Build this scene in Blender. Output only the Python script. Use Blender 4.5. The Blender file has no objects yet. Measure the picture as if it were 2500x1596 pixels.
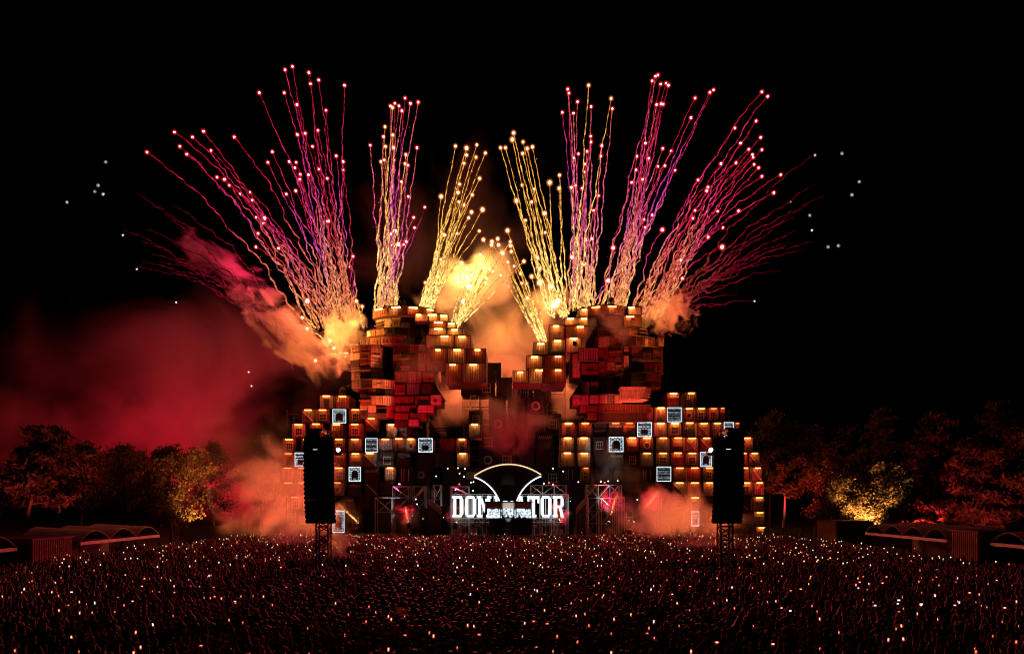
import bpy, bmesh, math, random
import numpy as np
from mathutils import Vector, Matrix, noise
random.seed(7); np.random.seed(7)
R = math.radians
sc = bpy.context.scene
col = sc.collection

# ------------------------------------------------------------------ camera, world, exposure
FPX, CAMZ, HOR = 1666.7, 7.1, 1222.0
def P(x, y, Y):
    """a point of the place from its bearing in a 2500 px wide picture and its distance Y in metres"""
    return Vector(((x - 1250) / FPX * Y, Y, CAMZ + (HOR - y) / FPX * Y))
cam_d = bpy.data.cameras.new('camera'); cam = bpy.data.objects.new('camera', cam_d); col.objects.link(cam)
cam_d.sensor_width = 36; cam_d.lens = 24; cam_d.shift_y = (HOR - 798) / 2500
cam_d.clip_end = 3000; cam_d.clip_start = 0.1
cam.location = (0, 0, CAMZ); cam.rotation_euler = (R(90), 0, 0)
sc.camera = cam
w = bpy.data.worlds.new('World'); sc.world = w; w.use_nodes = True
nt = w.node_tree; bg = nt.nodes['Background']
sky = nt.nodes.new('ShaderNodeTexSky'); sky.sky_type = 'NISHITA'; sky.sun_disc = False
sky.sun_elevation = R(-9); sky.sun_rotation = R(200)
nt.links.new(sky.outputs[0], bg.inputs[0]); bg.inputs[1].default_value = 0.002
sc.view_settings.view_transform = 'Standard'; sc.view_settings.look = 'None'
sc.view_settings.exposure = 0; sc.view_settings.gamma = 1; sc.view_settings.use_curve_mapping = False
cy = sc.cycles
cy.use_denoising = True
try: cy.denoiser = 'OPENIMAGEDENOISE'
except Exception: pass
cy.max_bounces = 4; cy.diffuse_bounces = 1; cy.glossy_bounces = 2; cy.transmission_bounces = 2
cy.volume_bounces = 0; cy.transparent_max_bounces = 8
cy.caustics_reflective = False; cy.caustics_refractive = False
cy.volume_step_rate = 1.0; cy.volume_max_steps = 96
cy.sample_clamp_indirect = 4.0
cy.use_light_tree = True
cy.pixel_filter_type = 'BLACKMAN_HARRIS'; cy.filter_width = 1.1

# ------------------------------------------------------------------ materials
M = {}
def newmat(name):
    m = bpy.data.materials.new(name); m.use_nodes = True
    n = m.node_tree.nodes; n.clear()
    out = n.new('ShaderNodeOutputMaterial'); M[name] = m
    return m, n, m.node_tree.links, out
def surf(name, c, rough=.7, metal=0., vary=.35, scale=1.2, streak=False, bump=.0):
    m, n, l, out = newmat(name)
    b = n.new('ShaderNodeBsdfPrincipled'); l.new(b.outputs[0], out.inputs[0])
    b.inputs['Roughness'].default_value = rough; b.inputs['Metallic'].default_value = metal
    tc = n.new('ShaderNodeTexCoord'); mp = n.new('ShaderNodeMapping')
    l.new(tc.outputs['Object'], mp.inputs[0])
    if streak: mp.inputs['Scale'].default_value = (3.5, 3.5, .5)
    nz = n.new('ShaderNodeTexNoise'); nz.inputs['Scale'].default_value = scale; nz.inputs['Detail'].default_value = 6
    l.new(mp.outputs[0], nz.inputs['Vector'])
    cr = n.new('ShaderNodeValToRGB')
    cr.color_ramp.elements[0].position = .3; cr.color_ramp.elements[1].position = .7
    cr.color_ramp.elements[0].color = (*[x * (1 - vary) for x in c], 1)
    cr.color_ramp.elements[1].color = (*[min(1, x * (1 + vary * .6)) for x in c], 1)
    l.new(nz.outputs[0], cr.inputs[0]); l.new(cr.outputs[0], b.inputs['Base Color'])
    if bump:
        bp = n.new('ShaderNodeBump'); bp.inputs['Strength'].default_value = bump
        l.new(nz.outputs[0], bp.inputs['Height']); l.new(bp.outputs[0], b.inputs['Normal'])
    return m
def emit(name, c, s, sample=True):
    m, n, l, out = newmat(name)
    e = n.new('ShaderNodeEmission'); e.inputs[0].default_value = (*c, 1); e.inputs[1].default_value = s
    l.new(e.outputs[0], out.inputs[0])
    m.cycles.emission_sampling = 'FRONT' if sample else 'NONE'
    return m
surf('ground', (.05, .045, .035), .95, vary=.5, scale=.6, bump=.3)
surf('rust', (.30, .13, .07), .75, .2, .5, 1.1, True)
surf('steel_grey', (.28, .27, .26), .6, .3, .5, 1.0, True)
surf('cream_paint', (.45, .38, .28), .7, 0, .5, .9, True)
surf('teal_paint', (.22, .24, .22), .65, .1, .5, 1.0, True)
surf('old_wood', (.26, .16, .09), .85, 0, .55, 1.6, True)
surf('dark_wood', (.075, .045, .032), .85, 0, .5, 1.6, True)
surf('dark_steel', (.035, .033, .033), .5, .5, .4, 1.5)
surf('black_paint', (.012, .012, .012), .6, .0, .4, 1.5)
surf('matte_black', (.008, .008, .008), 1., 0, .3, 1.5); M['matte_black'].node_tree.nodes['Principled BSDF'].inputs['Specular IOR Level'].default_value = 0
surf('deck', (.04, .035, .035), .8, 0, .4, .8)
surf('pale_board', (.62, .52, .40), .75, 0, .4, .8, True)
surf('alu', (.62, .62, .62), .35, .8, .15, 2.)
surf('glass_dark', (.02, .02, .025), .15, 0, .2, 1.)
surf('tarp', (.22, .2, .19), .8, 0, .3, .6)
surf('fascia', (.85, .8, .75), .7, 0, .25, .8)
surf('skin', (.32, .16, .115), .55, 0, .15, 5.)
surf('skin_dark', (.15, .08, .055), .55, 0, .15, 5.)
surf('shirt_black', (.018, .018, .02), .9, 0, .3, 6.)
surf('shirt_grey', (.032, .03, .034), .9, 0, .3, 6.)
surf('shirt_white', (.09, .08, .078), .9, 0, .2, 6.)
surf('trousers', (.025, .028, .04), .9, 0, .3, 6.)
surf('hair_dark', (.02, .014, .01), .5, 0, .3, 8.)
surf('hair_blond', (.22, .15, .07), .5, 0, .3, 8.)
for k in ('skin', 'skin_dark', 'shirt_black', 'shirt_grey', 'shirt_white', 'trousers', 'hair_dark', 'hair_blond', 'ground'): M[k].node_tree.nodes['Principled BSDF'].inputs['Specular IOR Level'].default_value = .25 if k.startswith('skin') else .06
surf('bark', (.12, .09, .065), .9, 0, .4, 3., True, .4)
surf('birch_bark', (.5, .47, .42), .8, 0, .5, 3., False, .2)
def leafmat(name, c):
    m, n, l, out = newmat(name)
    d = n.new('ShaderNodeBsdfDiffuse'); t = n.new('ShaderNodeBsdfTranslucent'); mx = n.new('ShaderNodeMixShader')
    oi = n.new('ShaderNodeTexCoord'); nz = n.new('ShaderNodeTexNoise'); nz.inputs['Scale'].default_value = .9
    l.new(oi.outputs['Object'], nz.inputs['Vector'])
    cr = n.new('ShaderNodeValToRGB'); cr.color_ramp.elements[0].position = .35; cr.color_ramp.elements[1].position = .65
    cr.color_ramp.elements[0].color = (*[x * .5 for x in c], 1); cr.color_ramp.elements[1].color = (*[x * 1.3 for x in c], 1)
    l.new(nz.outputs[0], cr.inputs[0])
    for s in (d, t): l.new(cr.outputs[0], s.inputs[0])
    mx.inputs[0].default_value = .3
    l.new(d.outputs[0], mx.inputs[1]); l.new(t.outputs[0], mx.inputs[2]); l.new(mx.outputs[0], out.inputs[0])
leafmat('leaf', (.10, .11, .04)); leafmat('leaf_light', (.16, .12, .06)); leafmat('needle', (.07, .075, .04))  # the lamp-lit trees carry part of the gold light in their leaf colour
emit('lamp_hot', (1., .27, .05), 22.); emit('lamp_warm', (1., .20, .035), 13.); emit('lamp_dim', (1., .12, .022), 6.)
emit('letter_glow', (.86, .94, 1.), 2.2); emit('edge_glow', (.9, .95, 1.), 2.2)
emit('edge_warm', (1., .55, .3), 1.4)
emit('lens_hot', (1., .75, .45), 14., False)
emit('lens_red', (1., .10, .08), 4., False)
def phonemat(name, core, rim, s):
    m, n, l, out = newmat(name)
    tc = n.new('ShaderNodeTexCoord'); mp = n.new('ShaderNodeMapping'); mp.inputs['Scale'].default_value = (32, 0, 17); mp.inputs['Location'].default_value = (.1, 0, -.15)
    l.new(tc.outputs['Object'], mp.inputs[0]); ln = n.new('ShaderNodeVectorMath'); ln.operation = 'LENGTH'; l.new(mp.outputs[0], ln.inputs[0])
    cr = n.new('ShaderNodeValToRGB'); cr.color_ramp.elements[0].position = .25; cr.color_ramp.elements[1].position = .85
    cr.color_ramp.elements[0].color = (*core, 1); cr.color_ramp.elements[1].color = (*rim, 1); l.new(ln.outputs['Value'], cr.inputs[0])
    e = n.new('ShaderNodeEmission'); e.inputs[1].default_value = s; l.new(cr.outputs[0], e.inputs[0]); l.new(e.outputs[0], out.inputs[0]); m.cycles.emission_sampling = 'NONE'
phonemat('phone_white', (1., .95, .85), (.5, .45, .5), 2.0); phonemat('phone_warm', (1., .70, .30), (.35, .04, .02), 3.2)
phonemat('phone_red', (1., .30, .10), (.22, .01, .01), 2.4); phonemat('phone_dim', (.8, .25, .10), (.08, .004, .006), 1.8)
emit('speck_white', (1., .95, .85), 1.6, False); emit('speck_gold', (1., .68, .30), 1.6, False); emit('speck_red', (1., .25, .10), 1., False)
emit('spark', (1., .86, .8), 4., False)
emit('led_small', (1., .7, .5), 2., False)
def screenmat(name, kind):
    m, n, l, out = newmat(name)
    tc = n.new('ShaderNodeTexCoord')
    br = n.new('ShaderNodeTexBrick'); br.inputs['Scale'].default_value = kind[0]
    br.inputs['Color1'].default_value = (.75, .92, 1, 1); br.inputs['Color2'].default_value = (.35, .42, .45, 1)
    br.inputs['Mortar'].default_value = (.02, .02, .03, 1); br.inputs['Mortar Size'].default_value = kind[1]
    br.inputs['Brick Width'].default_value = kind[2]
    mp = n.new('ShaderNodeMapping'); mp.inputs['Rotation'].default_value = (R(90), 0, 0)
    l.new(tc.outputs['Object'], mp.inputs[0]); l.new(mp.outputs[0], br.inputs['Vector'])
    nz = n.new('ShaderNodeTexNoise'); nz.inputs['Scale'].default_value = 3.; nz.inputs['Detail'].default_value = 5
    l.new(mp.outputs[0], nz.inputs['Vector'])
    cr = n.new('ShaderNodeValToRGB'); cr.color_ramp.elements[0].position = .42; cr.color_ramp.elements[1].position = .58
    cr.color_ramp.elements[0].color = (.10, .12, .13, 1); cr.color_ramp.elements[1].color = (1, 1, 1, 1)
    l.new(nz.outputs[0], cr.inputs[0])
    mx = n.new('ShaderNodeMix'); mx.data_type = 'RGBA'; mx.blend_type = 'MULTIPLY'; mx.inputs[0].default_value = .8
    l.new(br.outputs[0], mx.inputs[6]); l.new(cr.outputs[0], mx.inputs[7])
    e = n.new('ShaderNodeEmission'); e.inputs[1].default_value = 1.15
    l.new(mx.outputs[2], e.inputs[0]); l.new(e.outputs[0], out.inputs[0])
    m.cycles.emission_sampling = 'NONE'
screenmat('led_wall_face', (.5, .012, .6)); M['led_wall_face'].node_tree.nodes['Emission'].inputs[1].default_value = 2.2
screenmat('screen_bricks', (1.4, .06, .9)); screenmat('screen_bars', (1.1, .10, 3.)); screenmat('screen_blocks', (.8, .05, .5))
def trailmat():  # embers, plus the lit smoke low on the trails, drawn as emission
    m, n, l, out = newmat('ember_trail')
    a = n.new('ShaderNodeAttribute'); a.attribute_name = 'Col'
    tc = n.new('ShaderNodeTexCoord'); nz = n.new('ShaderNodeTexNoise'); nz.inputs['Scale'].default_value = 1.7; nz.inputs['Detail'].default_value = 4
    l.new(tc.outputs['Object'], nz.inputs['Vector'])
    mr = n.new('ShaderNodeMapRange'); mr.inputs[1].default_value = .38; mr.inputs[2].default_value = .66; mr.inputs[3].default_value = .25; mr.inputs[4].default_value = 1.6
    l.new(nz.outputs[0], mr.inputs[0])
    e = n.new('ShaderNodeEmission'); l.new(a.outputs['Color'], e.inputs[0]); l.new(mr.outputs[0], e.inputs[1])
    l.new(e.outputs[0], out.inputs[0]); m.cycles.emission_sampling = 'NONE'
trailmat()
def lens_halo(name, c, s):  # lens bloom around each star, put in as a glowing volume
    m, n, l, out = newmat(name)
    tc = n.new('ShaderNodeTexCoord'); vl = n.new('ShaderNodeVectorMath'); vl.operation = 'LENGTH'
    l.new(tc.outputs['Object'], vl.inputs[0])
    mr = n.new('ShaderNodeMapRange'); mr.inputs[1].default_value = 0; mr.inputs[2].default_value = 1; mr.inputs[3].default_value = 1; mr.inputs[4].default_value = 0
    l.new(vl.outputs['Value'], mr.inputs[0])
    p = n.new('ShaderNodeMath'); p.operation = 'POWER'; p.inputs[1].default_value = 3.; l.new(mr.outputs[0], p.inputs[0])
    q = n.new('ShaderNodeMath'); q.operation = 'MULTIPLY'; q.inputs[1].default_value = s; l.new(p.outputs[0], q.inputs[0])
    e = n.new('ShaderNodeEmission'); e.inputs[0].default_value = (*c, 1); l.new(q.outputs[0], e.inputs[1])
    l.new(e.outputs[0], out.inputs[1]); m.cycles.emission_sampling = 'NONE'

# ------------------------------------------------------------------ helpers
class MB:
    def __init__(s): s.v = []; s.f = []; s.mi = []
    def add(s, vs, fs, mi=0):
        o = len(s.v); s.v += [tuple(v) for v in vs]; s.f += [tuple(i + o for i in f) for f in fs]; s.mi += [mi] * len(fs)
    def box(s, a, b, mi=0):
        x0, y0, z0 = a; x1, y1, z1 = b
        s.add([(x0,y0,z0),(x1,y0,z0),(x1,y1,z0),(x0,y1,z0),(x0,y0,z1),(x1,y0,z1),(x1,y1,z1),(x0,y1,z1)],
              [(0,3,2,1),(4,5,6,7),(0,1,5,4),(1,2,6,5),(2,3,7,6),(3,0,4,7)], mi)
    def tube(s, p, q, r, r2=None, n=6, mi=0, cap=True):
        p, q = Vector(p), Vector(q); r2 = r if r2 is None else r2
        d = (q - p).normalized(); a = d.orthogonal().normalized(); b = d.cross(a)
        vs = []
        for c, rr in ((p, r), (q, r2)):
            for i in range(n):
                t = 2 * math.pi * i / n; vs.append(c + a * math.cos(t) * rr + b * math.sin(t) * rr)
        fs = [(i, (i+1) % n, n + (i+1) % n, n + i) for i in range(n)]
        if cap: fs += [tuple(range(n))[::-1], tuple(range(n, 2 * n))]
        s.add(vs, fs, mi)
    def path(s, pts, rad, n=5, mi=0):
        rings = []
        vs = []
        for i, p in enumerate(pts):
            d = (pts[min(i+1, len(pts)-1)] - pts[max(i-1, 0)]).normalized()
            a = d.cross(Vector((.3, 1, .1))).normalized(); b = d.cross(a)
            for k in range(n):
                t = 2 * math.pi * k / n; vs.append(p + (a * math.cos(t) + b * math.sin(t)) * rad[i])
        fs = []
        for i in range(len(pts) - 1):
            for k in range(n): fs.append((i*n+k, i*n+(k+1) % n, (i+1)*n+(k+1) % n, (i+1)*n+k))
        fs += [tuple(range(n))[::-1], tuple(range(len(pts)*n-n, len(pts)*n))]
        s.add(vs, fs, mi)
    def prism(s, poly, y0, y1, mi=0):
        """poly in (x, z), extruded in y"""
        n = len(poly)
        vs = [(x, y0, z) for x, z in poly] + [(x, y1, z) for x, z in poly]
        s.add(vs, [tuple(range(n)), tuple(range(n, 2*n))[::-1]] + [(i, i+n, (i+1) % n + n, (i+1) % n) for i in range(n)], mi)
    def plan(s, poly, z0, z1, mi=0):
        n = len(poly)
        vs = [(x, y, z0) for x, y in poly] + [(x, y, z1) for x, y in poly]
        s.add(vs, [tuple(range(n))[::-1], tuple(range(n, 2*n))] + [(i, (i+1) % n, (i+1) % n + n, i+n) for i in range(n)], mi)
    def mesh(s, name, mats):
        me = bpy.data.meshes.new(name); me.from_pydata(s.v, [], s.f)
        for m in (mats if isinstance(mats, (list, tuple)) else [mats]): me.materials.append(M[m])
        if len(set(s.mi)) > 1: me.polygons.foreach_set('material_index', s.mi)
        me.update(); return me
    def build(s, name, mats, parent=None, loc=None):
        return link(name, s.mesh(name, mats), parent, loc)
def link(name, me, parent=None, loc=None, rz=0, scale=None):
    o = bpy.data.objects.new(name, me); col.objects.link(o)
    if parent: o.parent = parent
    if loc is not None: o.location = loc
    if rz: o.rotation_euler = (0, 0, rz)
    if scale is not None: o.scale = scale
    return o
def tag(o, label=None, cat=None, group=None, kind=None):
    if label: o['label'] = label
    if cat: o['category'] = cat
    if group: o['group'] = group
    if kind: o['kind'] = kind
    return o
def thing(name, label, cat, loc=(0,0,0), rz=0, group=None, scale=None):
    return tag(link(name, None, None, loc, rz, scale), label, cat, group)
def boxm(name, a, b, mat):
    m = MB(); m.box(a, b); return m.mesh(name, mat)
def lamp(name, kind, loc, color, energy, parent, size=.3, spot=None, blend=.6, target=None):
    d = bpy.data.lights.new(name, kind); d.color = color; d.energy = energy
    if kind in ('POINT', 'SPOT'): d.shadow_soft_size = size
    if kind == 'SPOT': d.spot_size = spot; d.spot_blend = blend
    o = bpy.data.objects.new(name, d); col.objects.link(o); o.location = loc
    if target is not None: o.rotation_euler = (Vector(target) - Vector(loc)).to_track_quat('-Z', 'Y').to_euler()
    if parent: o.parent = parent
    return o
ORD = ['zeroth','first','second','third','fourth','fifth','sixth','seventh','eighth','ninth','tenth','eleventh','twelfth','thirteenth','fourteenth','fifteenth','sixteenth','seventeenth','eighteenth','nineteenth','twentieth','twenty-first','twenty-second','twenty-third','twenty-fourth','twenty-fifth','twenty-sixth','twenty-seventh','twenty-eighth','twenty-ninth','thirtieth','thirty-first','thirty-second','thirty-third','thirty-fourth']

# ------------------------------------------------------------------ ground and stage deck
m = MB()
m.add([(-1500,-200,0),(1500,-200,0),(1500,2500,0),(-1500,2500,0)], [(0,1,2,3)])
tag(m.build('ground', 'ground'), kind='structure')
m = MB(); m.box((-27, 108.5, .004), (22, 119.6, 1.5)); m.box((-27.2, 108.2, 1.504), (22.2, 108.9, 1.62))
tag(m.build('stage_deck', 'deck'), 'low dark stage deck along the front of the festival set', 'stage')

# ------------------------------------------------------------------ containers: prototypes in a 2.5 x 2.5 m front, 5 m deep, front at y = 0
def corr_front(depth=5.):
    m = MB(); n = 9; xs = []
    for i in range(n):
        a = -1.19 + 2.38 * i / n; s = 2.38 / n
        xs += [(a, .10), (a + s*.15, .02), (a + s*.5, .02), (a + s*.65, .10)]
    xs.append((1.19, .10))
    for (xa, ya), (xb, yb) in zip(xs[:-1], xs[1:]):
        m.add([(xa, ya, .1), (xb, yb, .1), (xb, yb, 2.4), (xa, ya, 2.4)], [(0,1,2,3)])
    m.box((-1.2, .11, .06), (1.2, depth, 2.44)); return m
def flat_front(depth=5.):
    m = MB(); m.box((-1.2, .08, .06), (1.2, depth, 2.44)); return m
def plank_front(depth=5.):
    m = flat_front(depth)
    for i in range(8):
        j = random.uniform(0, .03); m.box((-1.18, .03 - j, .12 + i*.285), (1.18, .079, .385 + i*.285))
    return m
def vplank_front(depth=5.):
    m = flat_front(depth)
    for i in range(8):
        j = random.uniform(0, .03); t = random.uniform(0, .12); m.box((-1.18 + i*.296, .03 - j, .12), (-.9 + i*.296, .079, 2.4 - t))
    return m
def roller(depth=5.):
    m = flat_front(depth)
    for i in range(14): m.tube((-1.1, .07, .2 + i*.155), (1.1, .07, .2 + i*.155), .055, n=5)
    return m
BODY = {}
for k, f in (('corrugated', corr_front), ('flat', flat_front), ('planked', plank_front), ('boarded', vplank_front), ('shuttered', roller)):
    for mt in ('rust', 'steel_grey', 'cream_paint', 'teal_paint', 'old_wood', 'dark_wood'):
        BODY[k, mt] = f().mesh('body', mt)
m = MB(); fo, fi = [(-1.25,0),(1.25,0),(1.25,2.5),(-1.25,2.5)], [(-1.17,.08),(1.17,.08),(1.17,2.42),(-1.17,2.42)]
fv = [(x, y, z) for y in (-.04, .13) for x, z in fo + fi]; ff = []
for i in range(4):
    j = (i+1) % 4; ff += [(i, j, 4+j, 4+i), (8+i, 12+i, 12+j, 8+j), (i, 8+i, 8+j, j), (4+i, 4+j, 12+j, 12+i)]
m.add(fv, ff)
FRAME = m.mesh('corner_frame', 'dark_steel')
m = MB(); m.box((-.66, -.50, 2.34), (.66, -.0, 2.40))
HOOD = m.mesh('lamp', 'dark_steel')
TUBE = {}
for k in ('lamp_hot', 'lamp_warm', 'lamp_dim'):
    m = MB(); m.box((-.60, -.46, 2.20), (.60, -.12, 2.335)); TUBE[k] = m.mesh('tube', k)
# decorations of the container fronts
def dec_window():
    m = MB()
    for a, b in (((-.62,-.06,.55),(-.50,.02,1.75)), ((.50,-.06,.55),(.62,.02,1.75)), ((-.499,-.06,1.63),(.499,.02,1.75)), ((-.70,-.12,.45),(.70,.02,.549))): m.box(a, b)
    for x in (-.17, .17): m.box((x-.03,-.03,.551), (x+.03,.02,1.629))
    m.box((-.499,-.025,1.06), (.499,.015,1.12)); 
    g = MB(); g.box((-.499,.0,.551), (.499,.012,1.629)); return [('window', m.mesh('window', 'pale_board'), g.mesh('pane', 'glass_dark'), 'pane')]
def dec_door():
    m = MB(); m.box((-.45,-.05,.1), (.45,.02,1.85))
    for z in (.25, 1.05): m.box((-.33,-.09,z), (.33,-.051,z+.65))
    h = MB(); h.tube((.36,-.10,.95), (.36,-.10,1.15), .03); return [('door', m.mesh('door', 'dark_wood'), h.mesh('handle', 'alu'), 'handle')]
def dec_sash():
    m = MB(); m.prism([(-1.1,2.0),(-.85,2.1),(1.1,.3),(.9,.12)], -.10, .02); return [('brace', m.mesh('brace', 'pale_board'), None, '')]
def dec_cross():
    m = MB(); m.prism([(-1.0,.35),(-.9,.2),(1.0,1.15),(.92,1.3)], -.09, .02); k = MB(); k.prism([(-1.0,1.15),(-.92,1.3),(1.0,.38),(.9,.22)], -.16, -.095)
    return [('brace', m.mesh('brace', 'pale_board'), None, ''), ('brace', k.mesh('brace', 'pale_board'), None, '')]
def ringmesh(r0, r1, y0, y1, cz, n=18, mat='pale_board', name='ring'):
    m = MB(); vs = []
    for i in range(n):
        t = 2*math.pi*i/n
        for r, y in ((r0,y0),(r1,y0),(r1,y1),(r0,y1)): vs.append((r*math.cos(t), y, cz + r*math.sin(t)))
    fs = []
    for i in range(n):
        j = (i+1) % n
        for k in range(4): fs.append((i*4+k, i*4+(k+1) % 4, j*4+(k+1) % 4, j*4+k))
    m.add(vs, fs); return m.mesh(name, mat)
def dec_ring(): return [('porthole', ringmesh(.38, .62, -.12, .02, 1.1), None, '')]
def dec_awning():
    o = []
    for i in range(7):
        m = MB(); x = -1.05 + i*.3; m.prism([(x,1.55),(x+.16,1.55),(x+.34,1.95),(x+.18,1.95)], -.14, .02); o.append(('awning_slat', m.mesh('awning_slat', 'pale_board'), None, ''))
    return o
def dec_pipes():
    o = []
    for x in (-.8, -.35, .5):
        m = MB(); m.tube((x,-.06,.1), (x,-.06,2.1), .07, n=6); m.tube((x-.10,-.06,1.4), (x+.10,-.06,1.4), .09, n=6); o.append(('pipe', m.mesh('pipe', 'alu'), None, ''))
    return o
def dec_panel():
    m = MB(); m.box((-.85,-.05,.9), (.85,.02,1.95)); m.box((-.75,-.08,1.0),(.75,-.051,1.4)); return [('sign_board', m.mesh('sign_board', 'pale_board'), None, '')]
DEC = {'window': dec_window(), 'door': dec_door(), 'sash': dec_sash(), 'cross': dec_cross(), 'ring': dec_ring(), 'awning': dec_awning(), 'pipes': dec_pipes(), 'board': dec_panel(), 'plain': []}
DESC = {'window': 'barred window', 'door': 'panelled door', 'sash': 'diagonal beam', 'cross': 'crossed beams', 'ring': 'round porthole', 'awning': 'slanted awning slats', 'pipes': 'metal pipes', 'board': 'blank sign board', 'plain': 'plain front', 'screen': 'glowing white screen'}
MATN = {'rust': 'rusty', 'steel_grey': 'grey steel', 'cream_paint': 'cream', 'teal_paint': 'dull green', 'old_wood': 'brown timber', 'dark_wood': 'dark'}
sb = MB(); sb.box((-1.16,-.06,.10), (1.16,.0,2.40)); 
SCR = {k: sb.mesh('screen', k) for k in ('screen_bricks', 'screen_bars', 'screen_blocks')}
m = MB()
for a, b in (((-1.24,-.10,.02),(-1.161,.02,2.48)), ((1.161,-.10,.02),(1.24,.02,2.48)), ((-1.16,-.10,2.401),(1.16,.02,2.48)), ((-1.16,-.10,.02),(1.16,.02,.099))): m.box(a, b)
emit('screen_edge', (.8, .93, 1.), 1.5, False)
SBEZ = m.mesh('bezel', 'screen_edge')
m = MB(); m.prism([(-.62,.35),(-.7,1.25),(-.5,1.75),(0,1.95),(.5,1.75),(.7,1.25),(.62,.35),(.3,.35),(.3,.55),(-.3,.55),(-.3,.35)], -.10, -.062)
SDARK = m.mesh('picture_silhouette', 'black_paint')
m = MB()
for i in range(6): m.box((-1.1,-.10,.35+i*.3), (1.1,-.062,.47+i*.3))
SDARK2 = m.mesh('picture_bars', 'black_paint')
m = MB(); m.box((-1.1,-.10,1.45),(1.1,-.062,1.62)); m.box((-.55,-.10,.4),(.55,-.062,1.2)); m.box((-1.1,-.10,1.95),(1.1,-.062,2.1))
SDARK3 = m.mesh('picture_shop', 'black_paint')

def container(x, y0, y1, Y, wpx, label, lampk=None, body=None, mat=None, dec=None, group=None, rz=0, screen=None, tilt=0):
    s = Y / FPX; p = P(x, y1, Y)
    wid, hei = wpx * s / 2.5, (y1 - y0) * s / 2.5
    t = thing('shipping_container', label, 'container', p, rz, group, (wid, 1, hei))
    link('body', BODY[body, mat], t); link('corner_frame', FRAME, t)
    if screen:
        sm = link('screen', SCR[screen[0]], t); link('bezel', SBEZ, sm); link('picture_shape', (SDARK, SDARK2, SDARK3)[screen[1]], sm)
    else:
        for nm, me, sub, sn in DEC[dec]:
            o = link(nm, me, t)
            if sub: link(sn, sub, o)
    if lampk:
        h = link('lamp', HOOD, t); link('tube', TUBE[lampk], h)
    return t
BK = ['corrugated', 'corrugated', 'corrugated', 'flat', 'planked', 'boarded', 'shuttered']
MK = ['rust', 'rust', 'steel_grey', 'cream_paint', 'teal_paint', 'old_wood']
DK = ['plain', 'plain', 'plain', 'window', 'door', 'sash', 'ring', 'awning', 'pipes', 'board', 'window']
SCK = [('screen_bricks', 0), ('screen_bars', 1), ('screen_blocks', 2), ('screen_bricks', 2), ('screen_blocks', 0)]
used = set(); scn = 0
def stack(side, rows, Y):
    global scn
    for ri, (y0, y1, items) in enumerate(rows):
        for ci, it in enumerate(items):
            x, lk = it[0], it[1]; wpx = it[2] if len(it) > 2 else 36
            Yc = Y + random.choice([-.9, -.4, 0, .3, .8]) + random.uniform(-.2, .2); x += random.uniform(-1.2, 1.2); dy = random.uniform(-1.2, .6)
            scr = None; b = random.choice(BK); mt = random.choice(MK); d = random.choice(DK)
            if b in ('planked', 'shuttered') and d in ('pipes', 'ring'): d = 'plain'
            lamp_k = {'h': 'lamp_hot', 'w': 'lamp_warm', 'd': 'lamp_dim'}.get(lk)
            if side == 'centre' or lk == '': mt = 'dark_wood'  # containers left in shade get a dark colour in place of it
            if lk == 'H': b, d, mt, lamp_k = 'corrugated', 'plain', 'cream_paint', 'lamp_hot'
            if lk == 'S': scr = SCK[scn % 5]; scn += 1; lamp_k = None; d = 'plain'; b = 'flat'
            dd = DESC['screen'] if scr else DESC[d]
            if scr: lab = f'container with glowing white screen, {ORD[ci+1]} from the left in {ORD[ri+1]} row of the {side} stack'
            else:
                lab = f'{MATN[mt]} container with {dd}, {ORD[ci+1]} from left, {ORD[ri+1]} row down of {side} stack'
            container(x, y0 + dy*(ri == 0 or random.random() < .3), y1, Yc, wpx*random.uniform(.93, .985), lab, lamp_k, b, mt, d, f'stacked containers of the {side} stack', rz=R(random.uniform(-1.6, 1.6)), screen=scr)
Lrows = [
 (965, 998, [(798,'w'), (836,'w')]),
 (998, 1033, [(752,'w'), (789,'w'), (828,'S',34), (868,'w')]),
 (1018, 1054, [(906,'w')]),
 (1033, 1069, [(729,'w'), (772,'w'), (822,'w'), (866,'w'), (957,'H',30), (990,'H',34), (1158,'h',32)]),
 (1069, 1104, [(706,'w'), (750,'w'), (792,'w'), (829,'w'), (868,'w'), (907,'S',30), (942,'w'), (974,'w'), (1004,'h',28), (1040,'S',36), (1092,'',40), (1129,'h',30)]),
 (1104, 1139, [(706,'d'), (734,'S',30), (774,'d'), (829,'w'), (868,'w'), (905,'w'), (945,'',38), (985,'',38), (1040,'',50), (1086,'',36), (1129,'H',30)]),
 (1139, 1175, [(704,'d'), (740,'d'), (780,''), (827,'w'), (866,'S',31), (906,''), (952,'h',30), (990,''), (1029,'')]),
 (1175, 1210, [(704,'d'), (738,'d'), (780,''), (824,'d'), (866,''), (906,''), (945,''), (984,'')]),
 (1210, 1246, [(722,'d'), (765,''), (806,''), (846,''), (886,'')]),
 (1246, 1300, [(740,''), (782,''), (826,'S',30), (868,'')]),
]
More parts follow.
